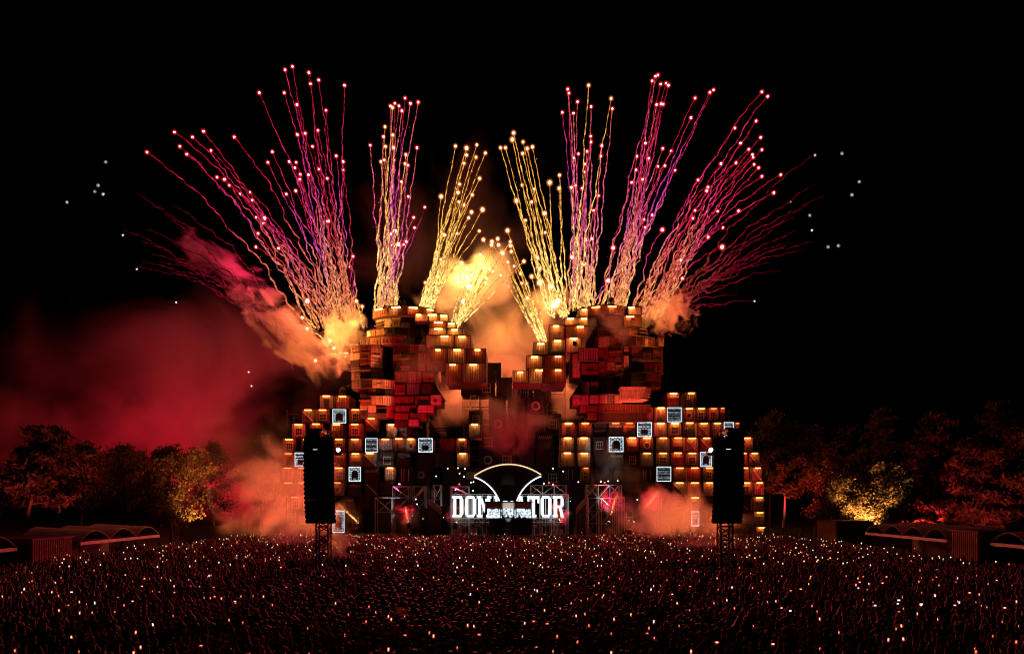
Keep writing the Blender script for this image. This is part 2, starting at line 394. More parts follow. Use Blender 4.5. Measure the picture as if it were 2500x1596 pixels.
Rrows = [
 (958, 994, [(1644,'h'), (1687,'w',32)]),
 (994, 1030, [(1577,'H'), (1612,'H',34), (1647,'S',36), (1682,'w',32), (1712,'w',30), (1741,'d',28), (1763,'d',14)]),
 (1030, 1066, [(1388,'h'), (1428,'w'), (1466,''), (1502,'d'), (1537,'d',34), (1574,'S',36), (1612,'H'), (1648,'h'), (1684,'w',34), (1718,'w',34), (1750,'w',30), (1779,'S',26), (1799,'d',14)]),
 (1066, 1103, [(1386,'H'), (1426,'H'), (1465,''), (1505,'S',37), (1544,'h'), (1580,'h'), (1618,'w'), (1654,'w'), (1690,'w'), (1724,'w',32), (1757,'d',30), (1824,'w',30)]),
 (1103, 1139, [(1386,'h'), (1426,'H'), (1465,''), (1506,''), (1544,''), (1580,'w'), (1618,'w'), (1654,'w'), (1690,'w'), (1723,'S',29), (1760,'',40), (1814,'w',24), (1842,'w',28)]),
 (1139, 1175, [(1392,'',30), (1430,'d',22), (1470,''), (1508,''), (1545,''), (1582,''), (1620,'S'), (1658,'w'), (1695,'w'), (1730,'w',32), (1770,''), (1819,'w',26), (1848,'w',28)]),
 (1175, 1211, [(1545,''), (1583,''), (1620,''), (1658,'w'), (1696,'w'), (1731,'w',32), (1770,''), (1822,'w',32), (1854,'w',28)]),
 (1211, 1247, [(1620,''), (1658,''), (1697,'w'), (1735,''), (1774,''), (1812,''), (1852,'w',30)]),
 (1247, 1284, [(1650,''), (1698,'S',20), (1740,''), (1780,''), (1855,'w',28)]),
 (1284, 1322, [(1740,''), (1858,'w',28)]),
]
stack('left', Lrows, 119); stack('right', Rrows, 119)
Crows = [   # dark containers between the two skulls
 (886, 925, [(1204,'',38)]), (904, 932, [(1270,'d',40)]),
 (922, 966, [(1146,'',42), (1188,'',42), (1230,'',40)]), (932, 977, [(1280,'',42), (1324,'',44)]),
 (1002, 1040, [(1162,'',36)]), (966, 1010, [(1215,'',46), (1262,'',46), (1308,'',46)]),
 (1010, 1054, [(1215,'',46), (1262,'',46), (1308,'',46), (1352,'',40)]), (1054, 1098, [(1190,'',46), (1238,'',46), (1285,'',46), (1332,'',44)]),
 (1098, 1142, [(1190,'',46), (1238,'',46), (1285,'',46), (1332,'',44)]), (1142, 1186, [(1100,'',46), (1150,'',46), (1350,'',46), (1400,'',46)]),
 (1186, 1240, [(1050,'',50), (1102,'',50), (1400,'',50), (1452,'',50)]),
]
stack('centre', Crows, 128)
# carrying frames behind the stacks so that nothing hangs in the air
def tower_frame(x0, x1, y0, Y, label):
    a, b = P(x0, y0, Y), P(x1, y0, Y)
    t = thing('scaffold_core', label, 'scaffold', (a.x, Y, 0))
    wd, h = b.x - a.x, a.z
    pm = boxm('post', (-.12,-.12,0), (.12,.12,h), 'dark_steel'); n = max(2, int(wd / 3))
    for i in range(n + 1):
        for d in (0, 4): link('post', pm, t, (wd*i/n, d, 0))
    bm_ = boxm('ledger', (0,-.08,-.1), (wd,.08,.1), 'dark_steel')
    for k in range(1, int(h / 2.55) + 1):
        for d in (-.22, 4.22): link('ledger', bm_, t, (0, d, k * 2.55))
tower_frame(700, 860, 1000, 125.5, 'dark steel frame carrying the outer containers of the left stack')
tower_frame(880, 1180, 1045, 125.5, 'dark steel frame carrying the inner containers of the left stack')
tower_frame(1380, 1600, 1035, 125.5, 'dark steel frame carrying the inner containers of the right stack')
tower_frame(1610, 1780, 1000, 125.5, 'dark steel frame carrying the outer containers of the right stack')
tower_frame(1130, 1380, 930, 134.5, 'dark steel frame behind the centre containers')

# ------------------------------------------------------------------ the two skull-shaped towers
def panel(parent, p0, p1, z0, z1, kind, mat, name='panel'):
    """a facade panel on the vertical face p0-p1 (plan points, outward to the right of p0->p1 seen from above = towards the camera)"""
    p0, p1 = Vector((*p0, 0)), Vector((*p1, 0)); d = p1 - p0; L = d.length; d.normalize()
    nrm = Vector((d.y, -d.x, 0)); h = z1 - z0; m = MB()
    def bx(u0, u1, w0, w1, t0, t1): m.box((u0, -t1, w0), (u1, -t0, w1))
    g = .04
    if kind == 'planks':
        n = max(2, int(h / .34))
        for i in range(n): bx(g, L - g - random.uniform(0, .25), h*i/n + .02, h*(i+1)/n - .02, .003, .05 + random.uniform(0, .06))
    elif kind == 'boards':
        n = max(2, int(L / .32))
        for i in range(n): bx(L*i/n + .015, L*(i+1)/n - .015, g, h - g - random.uniform(0, .2), .003, .05 + random.uniform(0, .05))
    elif kind == 'corr':
        n = max(2, int(L / .28))
        for i in range(n): bx(L*i/n + .05, L*(i+1)/n - .05, g, h - g, .003, .08)
        bx(g, L - g, h - .14, h - g/2, .081, .14); bx(g, L - g, g/2, .14, .081, .14)
    elif kind == 'window':
        bx(g, L - g, g, h - g, .003, .05); a, b = L*.22, L*.78; c, e = h*.22, h*.8
        for q in ((a-.12, a, c, e), (b, b+.12, c, e), (a-.12, b+.12, e, e+.12), (a-.2, b+.2, c-.12, c)): bx(*q, .051, .17)
        bx((a+b)/2-.04, (a+b)/2+.04, c, e, .051, .13); bx(a, (a+b)/2-.05, c+.02, (c+e)/2, .051, .08)
    elif kind == 'ledge':
        bx(g, L - g, g, h - g, .003, .05); bx(-.05, L + .05, h*.42, h*.58, .051, .5); bx(-.02, L + .02, h*.9, h, .051, .3)
    else:
        bx(g, L - g, g, h - g, .003, .06)
        for i in range(2):
            a = random.uniform(.05, .5)*L; c = random.uniform(.08, .5)*h
            bx(a, min(L - .1, a + L*random.uniform(.25, .5)), c, min(h - .1, c + h*random.uniform(.2, .45)), .061, .12)
    me = m.mesh(name, mat)
    o = link(name, me, parent); o.matrix_local = Matrix(((d.x, -nrm.x, 0, p0.x), (d.y, -nrm.y, 0, p0.y), (0, 0, 1, z0), (0, 0, 0, 1)))
    return o
PK = ['planks', 'boards', 'corr', 'window', 'ledge', 'flat', 'flat', 'planks', 'window']
PM = ['rust', 'old_wood', 'cream_paint', 'pale_board', 'rust', 'steel_grey', 'dark_wood', 'dark_wood']
rp = random.Random(5)
def cells(parent, p0, p1, z0, z1, kind, mat):
    p0, p1 = Vector(p0), Vector(p1); L = (p1 - p0).length; h = z1 - z0
    us = [0, 1] if L < 2.2 else [0, rp.uniform(.35, .65), 1]
    for a, b in zip(us[:-1], us[1:]):
        vs = [0, 1] if h < 1.9 else ([0, rp.uniform(.3, .7), 1] if h < 3.2 else [0, rp.uniform(.25, .4), rp.uniform(.6, .75), 1])
        for c, d in zip(vs[:-1], vs[1:]):
            k_, m_ = (kind, mat) if rp.random() < .45 else (rp.choice(PK), rp.choice(PM))
            panel(parent, tuple(p0.lerp(p1, a)), tuple(p0.lerp(p1, b)), z0 + h*c, z0 + h*d, k_, m_)
SLAMP = {}
def skull_lamp(parent, pos, wm, k='lamp_hot', dirn=None):
    m = MB(); m.box((-wm/2, -.55, .0), (wm/2, -.0, .07)); h = m.build('strip_lamp', 'dark_steel', parent, pos)
    t = MB(); t.box((-wm/2+.05, -.50, -.16), (wm/2-.05, -.16, -.005)); t.build('tube', k, h)
    if dirn is not None: h.rotation_euler = (0, 0, dirn)
def tier(root, x0, x1, y0, y1, Yf, bulge, depth, nf, kinds=None, mats=None, lamps=(), core='dark_wood'):
    s0, s1 = P(x0, y1, Yf), P(x1, y0, Yf); z0, z1 = s0.z + .03, s1.z - .03
    cx, hw = (s0.x + s1.x)/2, (s1.x - s0.x)/2
    pts = []
    for i in range(nf + 1):
        u = -1 + 2*i/nf; pts.append((cx + hw*u, Yf + bulge*(u*u)))
    poly = pts + [(cx + hw*.92, Yf + depth), (cx - hw*.92, Yf + depth)]
    m = MB(); m.plan(poly, z0, z1); o = m.build('tier', core, root)
    for i in range(nf):
        cells(o, pts[i], pts[i+1], z0, z1, kinds[i % len(kinds)] if kinds else random.choice(PK), mats[i % len(mats)] if mats else random.choice(PM))
    # side faces
    panel(o, poly[-1], pts[0], z0, z1, 'planks', 'old_wood'); panel(o, pts[-1], poly[nf+1], z0, z1, 'planks', 'old_wood')
    # coping along the top edge
    c = MB()
    for a, b in zip(pts[:-1], pts[1:]): c.tube((a[0], a[1]-.15, z1+.05), (b[0], b[1]-.15, z1+.05), .09, n=5)
    c.build('coping', 'dark_steel', o)
    for xl, wl, kk in lamps:
        X = P(xl, y0, Yf).x; u = (X - cx)/hw; skull_lamp(o, (X, Yf + bulge*u*u - .12, z1 - .22), wl, kk, math.atan2(2*bulge*u/hw, 1) if hw else 0)
    return o
def block(root, x0, x1, y0, y1, Yf, kind='corr', mat='rust', lampx=(), depth=5, slant=None, lk='lamp_hot'):
    a, b = P(x0, y1, Yf), P(x1, y0, Yf); m = MB()
    if slant: m.prism([(P(x, y, Yf).x, P(x, y, Yf).z) for x, y in slant], Yf, Yf + depth)
    else: m.box((a.x+.02, Yf, a.z+.02), (b.x-.02, Yf + depth, b.z-.02))
    o = m.build('block', 'dark_wood', root)
    if not slant:
        panel(o, (a.x+.02, Yf), (b.x-.02, Yf), a.z+.02, b.z-.02, kind, mat)
        e = MB()
        for xx in (a.x+.02, b.x-.10): e.box((xx, Yf-.16, a.z+.02), (xx+.08, Yf-.004, b.z-.02))
        e.box((a.x+.101, Yf-.16, b.z-.10), (b.x-.101, Yf-.004, b.z-.02)); e.build('edge_frame', 'dark_steel', o)
    for xl, wl in lampx: skull_lamp(o, (P(xl, y0, Yf).x, Yf-.17, b.z-.32), wl, lk)
    return o
LS = thing('skull_tower', 'tall skull-shaped tower of timber tiers and boxes on the left, facing right', 'stage tower')
h, wm_, dm = 'lamp_hot', 'lamp_warm', 'lamp_dim'
tier(LS, 904, 1059, 747, 770, 117, 2.2, 12, 7, ['flat','planks','flat'], ['rust','old_wood','cream_paint'], [(924,1.7,h),(968,1.6,h),(1008,1.5,h),(1046,1.2,h)])
tier(LS, 914, 1044, 770, 800, 118.4, 2., 11, 6)
tier(LS, 889, 1046, 800, 819, 117.6, 2.4, 12, 6)
tier(LS, 872, 1042, 819, 842, 117, 2.4, 12, 6)
tier(LS, 852, 930, 842, 897, 116.2, 1.2, 12, 3, ['window','flat','window'], ['cream_paint','rust','pale_board'])
tier(LS, 926, 962, 842, 915, 121.5, .2, 6, 2, ['flat'], ['dark_wood'])
tier(LS, 958, 1062, 842, 905, 117, .8, 12, 5)
tier(LS, 855, 930, 897, 926, 116.4, 1.0, 12, 3, ['flat','window','flat'], ['cream_paint','pale_board','rust'])
tier(LS, 855, 961, 926, 947, 115.9, 1.2, 12, 4, ['ledge','flat','ledge'], ['pale_board','cream_paint'])
tier(LS, 876, 961, 947, 966, 116.5, .8, 11, 4, ['flat','boards'], ['pale_board','cream_paint'])
tier(LS, 878, 961, 966, 988, 116.1, .9, 11, 3, ['flat'], ['pale_board','cream_paint'])
tier(LS, 876, 964, 988, 1018, 117.2, .9, 10, 4, None, ['dark_wood','rust'])
block(LS, 958, 1079, 905, 966, 117.5, slant=[(958,966),(958,905),(1061,905),(1061,935),(1079,964),(1079,966)], depth=7)
for a in ((962,995,906,935),(996,1030,906,935),(1031,1060,906,934),(962,990,936,964),(992,1026,936,964),(1028,1060,936,964)):
    block(LS, *a, 117.2, random.choice(PK), random.choice(PM), depth=.28)
block(LS, 962, 1012, 966, 989, 117.3, 'boards', 'rust'); block(LS, 1012, 1052, 966, 989, 117.1, 'planks', 'old_wood'); block(LS, 1050, 1079, 963, 989, 116.6, 'flat', 'pale_board')
block(LS, 964, 1018, 989, 1007, 117.2, 'planks', 'old_wood'); block(LS, 1018, 1061, 988, 1007, 116.8, 'planks', 'pale_board')
block(LS, 962, 1000, 1007, 1024, 117.2, 'planks', 'rust'); block(LS, 1000, 1042, 1006, 1024, 116.9, 'boards', 'rust')
block(LS, 962, 996, 1024, 1042, 117.4, 'flat', 'dark_wood'); block(LS, 996, 1024, 1022, 1040, 116.9, 'flat', 'pale_board')
for a, kk, ml, lx in (((1012,1046,765,784),'flat','pale_board',[(1023,.9)]), ((1046,1074,765,784),'planks','cream_paint',[(1056,1.5)]), ((1073,1095,767,785),'flat','pale_board',[(1084,1.2)]),
        ((1046,1092,783,799),'planks','rust',[(1071,1.5)]), ((1091,1113,786,801),'flat','pale_board',[(1103,1.1)]), ((1046,1091,799,817),'flat','cream_paint',[(1071,1.4)]), ((1091,1131,801,818),'planks','cream_paint',[(1110,1.1)]),
        ((1040,1109,817,850),'window','cream_paint',[(1086,1.3)]), ((1109,1150,818,850),'boards','cream_paint',[(1128,1.2)]),
        ((1052,1092,850,886),'corr','rust',[(1070,.9)]), ((1092,1138,850,886),'corr','cream_paint',[(1117,1.3)]), ((1138,1187,850,886),'corr','rust',[(1166,1.0)]),
        ((1087,1128,886,933),'corr','rust',[(1106,1.1)]), ((1128,1187,886,933),'corr','cream_paint',[(1156,1.3)])):
    block(LS, *a, 116.2 + random.uniform(-.4, .6), kk, ml, lx, 8)
RS = thing('skull_tower', 'tall skull-shaped tower of timber tiers and boxes on the right, facing left', 'stage tower')
tier(RS, 1436, 1533, 745, 767, 117, 1.4, 12, 6, ['flat','planks'], ['rust','old_wood'], [(1457,1.5,wm_),(1493,1.5,wm_)])
block(RS, 1533, 1568, 747, 769, 117.4, 'boards', 'cream_paint', [(1540,1.1)], 10); block(RS, 1522, 1566, 769, 797, 118, 'flat', 'rust', [(1537,1.4)], 10)
tier(RS, 1436, 1566, 767, 800, 118.6, 1.6, 11, 6, None, ['rust','dark_wood','old_wood'])
tier(RS, 1436, 1584, 800, 820, 117.4, 1.8, 11, 6, ['planks','flat'], ['rust','old_wood'])
tier(RS, 1434, 1604, 820, 846, 117, 2.0, 12, 6, ['planks','flat','boards'], ['rust','dark_wood'])
block(RS, 1606, 1622, 822, 846, 118, 'flat', 'pale_board', (), 8)
tier(RS, 1462, 1622, 846, 882, 116.8, 1.4, 12, 6, ['planks','boards','flat','corr'], ['rust','old_wood','dark_wood'])
tier(RS, 1462, 1522, 882, 918, 117.6, .4, 11, 3, ['planks','corr'], ['rust','old_wood'])
tier(RS, 1520, 1622, 882, 910, 116.4, 1.2, 12, 4, ['ledge','planks'], ['old_wood','rust'])
tier(RS, 1516, 1618, 910, 944, 116.2, 1.4, 12, 4, ['window','ledge','window','boards'], ['dark_wood','cream_paint'])
block(RS, 1521, 1536, 845, 862, 116.3, 'flat', 'pale_board', (), 3); block(RS, 1521, 1536, 864, 899, 116.25, 'window', 'pale_board', (), 3)
# boat-shaped lower jaw of pale boards
jm = MB()
for i in range(5):
    ya, yb = 944 + i*6.8, 944 + i*6.8 + 6.3; sh = i*i*1.3
    A0, A1, B0, B1 = P(1515, ya, 115), P(1597 - sh*.3, ya, 115), P(1515, yb, 115), P(1595 - sh, yb, 115)
    jm.add([(A0.x,115+i*.12,A0.z),(A1.x-1.5,115+i*.12,A1.z),(A1.x,117,A1.z),(A0.x,122,A0.z),(B0.x,115.05+i*.12,B0.z),(B1.x-1.5,115.05+i*.12,B1.z),(B1.x,117,B1.z),(B0.x,122,B0.z)],
           [(0,1,2,3),(7,6,5,4),(4,5,1,0),(5,6,2,1),(6,7,3,2),(7,4,0,3)])
for i in range(5):
    q = MB(); q.v = jm.v[i*8:i*8+8]; q.f = [tuple(k) for k in [(0,1,2,3),(7,6,5,4),(4,5,1,0),(5,6,2,1),(6,7,3,2),(7,4,0,3)]]; q.mi = [0]*6
    q.build('hull_board', random.choice(['pale_board','cream_paint','pale_board']), RS)
tier(RS, 1424, 1462, 915, 960, 121.5, .3, 6, 2, ['flat'], ['dark_wood'])
tier(RS, 1460, 1516, 918, 962, 118, .5, 10, 3, ['planks','corr'], ['rust','old_wood'])
block(RS, 1396, 1470, 925, 966, 117.6, slant=[(1470,964),(1470,928),(1420,928),(1396,964)], depth=7)
for a in ((1418,1440,930,963),(1441,1462,930,963)): block(RS, *a, 117.2, 'boards', random.choice(['pale_board','rust']), depth=.38)
tier(RS, 1464, 1518, 962, 985, 116.4, .3, 10, 3, ['boards','flat'], ['pale_board','cream_paint'])
block(RS, 1396, 1438, 962, 989, 116.4, 'flat', 'cream_paint'); block(RS, 1438, 1464, 963, 986, 116.7, 'flat', 'pale_board')
block(RS, 1414, 1460, 989, 1005, 116.8, 'planks', 'rust'); block(RS, 1460, 1590, 986, 1006, 117.2, 'corr', 'rust')
block(RS, 1433, 1458, 1006, 1022, 117., 'flat', 'rust'); block(RS, 1458, 1580, 1006, 1030, 117.6, 'corr', 'dark_wood')
block(RS, 1396, 1418, 862, 921, 116.6, 'planks', 'pale_board', (), 6); block(RS, 1412, 1462, 849, 882, 116.2, 'corr', 'pale_board', (), 8); block(RS, 1418, 1462, 884, 912, 116.4, 'window', 'rust', (), 8)
for a, kk, ml, lx in (((1413,1437,752,775),'flat','pale_board',[(1426,.9)]), ((1377,1436,774,794),'flat','cream_paint',[(1392,1.2),(1425,1.)]),
        ((1340,1380,792,828),'planks','pale_board',[(1357,1.)]), ((1380,1436,794,826),'boards','rust',[(1416,1.2)]), ((1302,1340,835,865),'corr','cream_paint',[(1320,1.2)]),
        ((1340,1381,828,865),'window','cream_paint',[(1361,1.2)]), ((1381,1420,822,860),'flat','pale_board',[(1400,1.3)]), ((1285,1325,867,899),'boards','cream_paint',[(1305,1.2)]),
        ((1325,1382,866,899),'corr','rust',[(1362,1.1)]), ((1290,1325,899,934),'corr','cream_paint',[(1316,1.3)]), ((1325,1382,899,938),'corr','rust',[(1362,1.1)]), ((1252,1290,904,933),'corr','pale_board',[(1270,1.0)])):
    block(RS, *a, 116.2 + random.uniform(-.4, .6), kk, ml, lx, 8)
# supporting core of each tower
for root, x0, x1, y0 in ((LS, 890, 1040, 850), (RS, 1450, 1590, 850)):
    a, b = P(x0, y0, 122), P(x1, y0, 122); m = MB(); m.box((a.x, 122.6, 0), (b.x, 127, a.z)); m.build('core_frame', 'dark_wood', root)

# ------------------------------------------------------------------ lattice tower, moving heads, floodlights
def lattice(root, base, wd, dp, h, bays, r=.06, mat='dark_steel', diag='zig'):
    """square lattice mast from base (centre) with each chord, rung and diagonal its own part"""
    bx_, by_, bz_ = base
    c = MB(); c.tube((0,0,0), (0,0,h), r, n=6); ch = c.mesh('chord', mat)
    for sx in (-1, 1):
        for sy in (-1, 1): link('chord', ch, root, (bx_ + sx*wd/2, by_ + sy*dp/2, bz_))
    bh = h / bays
    r1 = MB(); r1.tube((-wd/2,0,0), (wd/2,0,0), r*.7, n=5); rm = r1.mesh('rung', mat)
    r2 = MB(); r2.tube((0,-dp/2,0), (0,dp/2,0), r*.7, n=5); rm2 = r2.mesh('rung', mat)
    d1 = MB(); d1.tube((-wd/2,0,0), (wd/2,0,bh), r*.7, n=5); dm1 = d1.mesh('diagonal', mat)
    d2 = MB(); d2.tube((wd/2,0,0), (-wd/2,0,bh), r*.7, n=5); dm2 = d2.mesh('diagonal', mat)
    d3 = MB(); d3.tube((0,-dp/2,0), (0,dp/2,bh), r*.7, n=5); dm3 = d3.mesh('diagonal', mat)
    for i in range(bays + 1):
        if i % 2 == 0 or i == bays:
            for sy in (-1, 1): link('rung', rm, root, (bx_, by_ + sy*dp/2, bz_ + i*bh))
            for sx in (-1, 1): link('rung', rm2, root, (bx_ + sx*wd/2, by_, bz_ + i*bh))
        if i < bays:
            link('diagonal', dm1 if i % 2 else dm2, root, (bx_, by_ - dp/2, bz_ + i*bh))
            link('diagonal', dm2 if i % 2 else dm1, root, (bx_, by_ + dp/2, bz_ + i*bh))
            for sx in (-1, 1): link('diagonal', dm3, root, (bx_ + sx*wd/2, by_, bz_ + i*bh))
p = P(1155, 1002, 126); q = P(1155, 966, 126)
t = thing('lattice_mast', 'short pale lattice mast standing between the left skull and dark containers', 'mast', p)
lattice(t, (0, 0, 0), 1.05, 1.0, q.z - p.z, 4, .06, 'alu')
p2 = P(1155, 1040, 126)
def moving_head(pos, label, tgt, color=None, energy=0, spot=.3, lens='lens_hot', s=1., group='stage spotlights', cat='spotlight', size=.15):
    t = thing('moving_head_spotlight', label, cat, pos, 0, group, (s, s, s))
    m = MB(); m.box((-.3,-.25,0), (.3,.25,.22)); m.build('base', 'black_paint', t)
    m = MB(); m.box((-.36,-.08,.2), (-.28,.08,.75)); m.box((.28,-.08,.2), (.36,.08,.75)); m.box((-.279,-.08,.225), (.279,.08,.29)); m.build('yoke', 'black_paint', t)
    d = (Vector(tgt) - Vector(pos)).normalized(); c = Vector((0, 0, .65))
    m = MB(); m.tube(c - d*.32, c + d*.05, .2, .27, 10); m.tube(c + d*.05, c + d*.36, .27, .25, 10); hd = m.build('head', 'black_paint', t)
    m = MB(); m.tube(c + d*.362, c + d*.38, .2, .2, 10); m.build('lens', lens, hd)
    if energy: lamp('spot', 'SPOT', c + d*.55, color, energy, t, size, spot, .5, c + d*2)
    return t
for i, (x, y, Y, lab) in enumerate(((980, 747, 119, 'black spotlight head on the roof of the left skull tower'), (1493, 745, 119, 'black spotlight head on the roof of the right skull tower'),
        (834, 965, 120, 'black spotlight head on the top left container'), (1012, 1069, 118.5, 'black spotlight head on the container beside the left screen'))):
    moving_head(P(x, y, Y) + Vector((0, .6, .05)), lab, P(x + 40, y - 300, Y - 30), s=1.5, lens='glass_dark')

# ------------------------------------------------------------------ fan-shaped emblem, letters, DJ booth
YE = 110.9
t = thing('fan_emblem', 'dark fan-shaped stage emblem outlined by a glowing tube above the DJ booth', 'emblem', P(1240, 1222, YE))
o0 = P(1240, 1222, YE)
def loc(x, y, dy=0): v = P(x, y, YE) - o0; return Vector((v.x, dy, v.z))
def bez(a, b, c, n):
    return [tuple((1-t_)**2*u + 2*t_*(1-t_)*v + t_*t_*w_ for u, v, w_ in zip(a, b, c)) for t_ in [i/n for i in range(n+1)]]
top = bez((1158,1161), (1240,1106), (1321,1158), 16); rs = bez((1321,1162), (1278,1178), (1262,1222), 12); ls = bez((1219,1222), (1200,1178), (1158,1164), 12)
poly = [loc(*p_) for p_ in top + rs + ls]
m = MB(); m.prism([(v.x, v.z) for v in poly], .1, .6); m.build('panel', 'black_paint', t)
ist = [(1240 + (x-1240)*.78, 1190 + (y-1190)*.78 + 4) for x, y in top + rs + ls]
m = MB(); m.prism([(loc(*q_).x, loc(*q_).z) for q_ in ist], .0, .098); m.build('inner_panel', 'dark_steel', t)
for pts_, mt, nm in ((top, 'edge_warm', 'edge_tube'), (rs, 'edge_glow', 'edge_tube'), (ls, 'edge_glow', 'edge_tube')):
    m = MB(); m.path([loc(x, y, -.05) for x, y in pts_], [.10]*len(pts_), 6); m.build(nm, mt, t)
m = MB()
for x in (1226, 1255):
    a = P(x, 1222, YE) - o0; m.tube((a.x, .4, 0), (a.x, .4, -o0.z + 1.5), .14, n=6)
m.build('stand', 'dark_steel', t)

# letters, each in a unit cell: x 0..1, z 0..1, octagonal slab-serif style
LET = {
 'D': [[(0,0),(.72,0),(1,.14),(1,.86),(.72,1),(0,1),(0,.88),(.12,.88),(.12,.12),(0,.12)]],
}
def letter_mesh(ch):
    m = MB()
    def pr(poly): m.prism(poly, 0, .35)
    def rect(a, b, c, d): pr([(a,c),(b,c),(b,d),(a,d)])
    if ch in 'DO':
        if ch == 'D':
            rect(.10,.34,.12,.88); rect(0,.66,0,.119); rect(0,.66,.881,1)
        else:
            rect(.04,.30,.16,.84); pr([(.04,.159),(.22,0),(.66,0),(.66,.119),(.30,.119),(.30,.159)]); pr([(.04,.841),(.30,.841),(.30,.881),(.66,.881),(.66,1),(.22,1)])
        rect(.70,.96,.16,.84); pr([(.661,0),(.78,0),(.96,.159),(.70,.159),(.70,.119),(.661,.119)]); pr([(.661,.881),(.70,.881),(.70,.841),(.96,.841),(.78,1),(.661,1)])
    elif ch == 'R':
        rect(.10,.34,.12,.88); rect(0,.42,0,.119); rect(0,.66,.881,1); rect(.70,.95,.56,.84); pr([(.661,.881),(.70,.881),(.70,.841),(.95,.841),(.80,1),(.661,1)])
        pr([(.341,.44),(.72,.44),(.95,.559),(.70,.559),(.341,.559)]); pr([(.56,.439),(.74,.439),(.97,.05),(1.,0),(.72,0)])
    elif ch == 'T':
        rect(.37,.63,.12,.85); rect(.25,.75,0,.119); rect(0,1,.851,1); rect(0,.16,.66,.85); rect(.84,1,.66,.85)
    elif ch == 'M':
        rect(.08,.28,.12,.88); rect(0,.36,0,.119); rect(0,.30,.881,1); rect(.72,.92,.12,.88); rect(.64,1,0,.119); rect(.70,1,.881,1)
        pr([(.281,.88),(.40,.88),(.5,.52),(.5,.2),(.281,.7)]); pr([(.501,.2),(.501,.52),(.60,.88),(.719,.88),(.719,.7)])
    elif ch == 'I':
        rect(.37,.63,.12,.88); rect(.22,.78,0,.119); rect(.22,.78,.881,1)
    elif ch == 'N':
        rect(.08,.28,.12,.88); rect(0,.36,0,.119); rect(0,.30,.881,1); rect(.72,.92,.0,.88); rect(.64,1,.881,1); pr([(.281,.88),(.42,.88),(.719,.3),(.719,.0),(.66,.0),(.281,.72)])
    elif ch == 'A':
        pr([(.08,.12),(.30,.12),(.5,.86),(.5,1),(.38,1)]); pr([(.70,.12),(.92,.12),(.62,1),(.501,1),(.501,.86)]); rect(0,.38,0,.119); rect(.62,1,0,.119); rect(.36,.64,.28,.40)
    return m
def lettermat():
    m, n, l, out = newmat('letter_face')
    tc = n.new('ShaderNodeTexCoord'); br = n.new('ShaderNodeTexBrick'); br.inputs['Scale'].default_value = 2.2
    mp = n.new('ShaderNodeMapping'); mp.inputs['Rotation'].default_value = (R(90), 0, 0); mp.inputs['Scale'].default_value = (1, 1, 1)
    l.new(tc.outputs['Object'], mp.inputs[0]); l.new(mp.outputs[0], br.inputs['Vector'])
    br.inputs['Color1'].default_value = (1, 1, 1, 1); br.inputs['Color2'].default_value = (.72, .86, .95, 1); br.inputs['Mortar'].default_value = (.35, .4, .45, 1)
    br.inputs['Mortar Size'].default_value = .015; br.inputs['Brick Width'].default_value = .35; br.inputs['Row Height'].default_value = .5
    e = n.new('ShaderNodeEmission'); e.inputs[1].default_value = 1.5; l.new(br.outputs[0], e.inputs[0]); l.new(e.outputs[0], out.inputs[0])
lettermat()
YL = 111.5
sign = thing('letter_sign', 'row of big glowing white slab-serif letters reading DOMINATOR behind the DJ booth', 'letter sign', P(1240, 1262, YL))
so = P(1240, 1262, YL); word = 'DOMINATOR'; x = 1104.
for ch in word:
    wpx = {'M': 37, 'I': 22, 'N': 33, 'T': 31}.get(ch, 30)
    a = P(x, 1262, YL) - so; b = P(x + wpx - 2, 1210, YL) - so
    me = letter_mesh(ch)
    me.v = [(a.x + v[0]*(b.x - a.x), v[1], a.z + v[2]*(b.z - a.z)) for v in me.v]
    o = me.build('letter', 'letter_face', sign); o['label'] = f'glowing white letter {ch}'
    x += wpx + .3
# carrying frame of the sign
def pole_set(root, segs, r, mat, o):
    for nm, a, b in segs:
        m = MB(); a, b = Vector(a), Vector(b); m.tube((0,0,0), b - a, r, n=5); m.build(nm, mat, root, a - o)
segs = []
for x in range(1108, 1390, 14):
    a = P(x, 1206, YL + .6); b = P(x, 1290, YL + .6); b.z = 1.5; segs.append(('pole', b, a))
for yy in (1206, 1211, 1264, 1274): segs.append(('rail', P(1106, yy, YL + .6), P(1382, yy, YL + .6)))
for x in range(1108, 1376, 28): segs.append(('brace', P(x, 1264, YL + .7), P(x + 28, 1284, YL + .7))); segs.append(('brace', P(x + 28, 1264, YL + .75), P(x, 1284, YL + .75)))
pole_set(sign, segs, .06, 'alu', so)

# DJ booth with its flat grey canopy
YB = 110.
bo = P(1241, 1290, YB); bo.z = 1.5
bt = thing('dj_booth', 'DJ booth under a flat grey panelled canopy in front of the glowing letters', 'booth', bo)
for i in range(3):
    a = P(1184 + i*38.4, 1241, YB) - bo; b = P(1184 + i*38.4 + 37.4, 1226, YB) - bo
    m = MB(); m.box((a.x, 0, a.z), (b.x, 3, b.z)); m.build('canopy_panel', 'pale_board', bt)
a = P(1182, 1226, YB) - bo; b = P(1301, 1223.5, YB) - bo; m = MB(); m.box((a.x, -.15, a.z + .004), (b.x, 3.2, b.z)); m.build('canopy_top', 'dark_steel', bt)
for x in (1185, 1222, 1260, 1298):
    a = P(x, 1241, YB) - bo; m = MB(); m.box((a.x-.07, 0.02, 0), (a.x+.07, .16, a.z)); m.build('post', 'dark_steel', bt)
a = P(1222, 1264, YB) - bo; b = P(1288, 1290, YB) - bo
m = MB(); m.box((a.x, -.6, 0), (b.x, .5, a.z)); m.build('desk', 'black_paint', bt)
m = MB()
for i in range(4): m.box((a.x + .5 + i*1.0, -.3, a.z + .004), (a.x + 1.2 + i*1.0, .2, a.z + .14))
m.build('decks', 'dark_steel', bt)
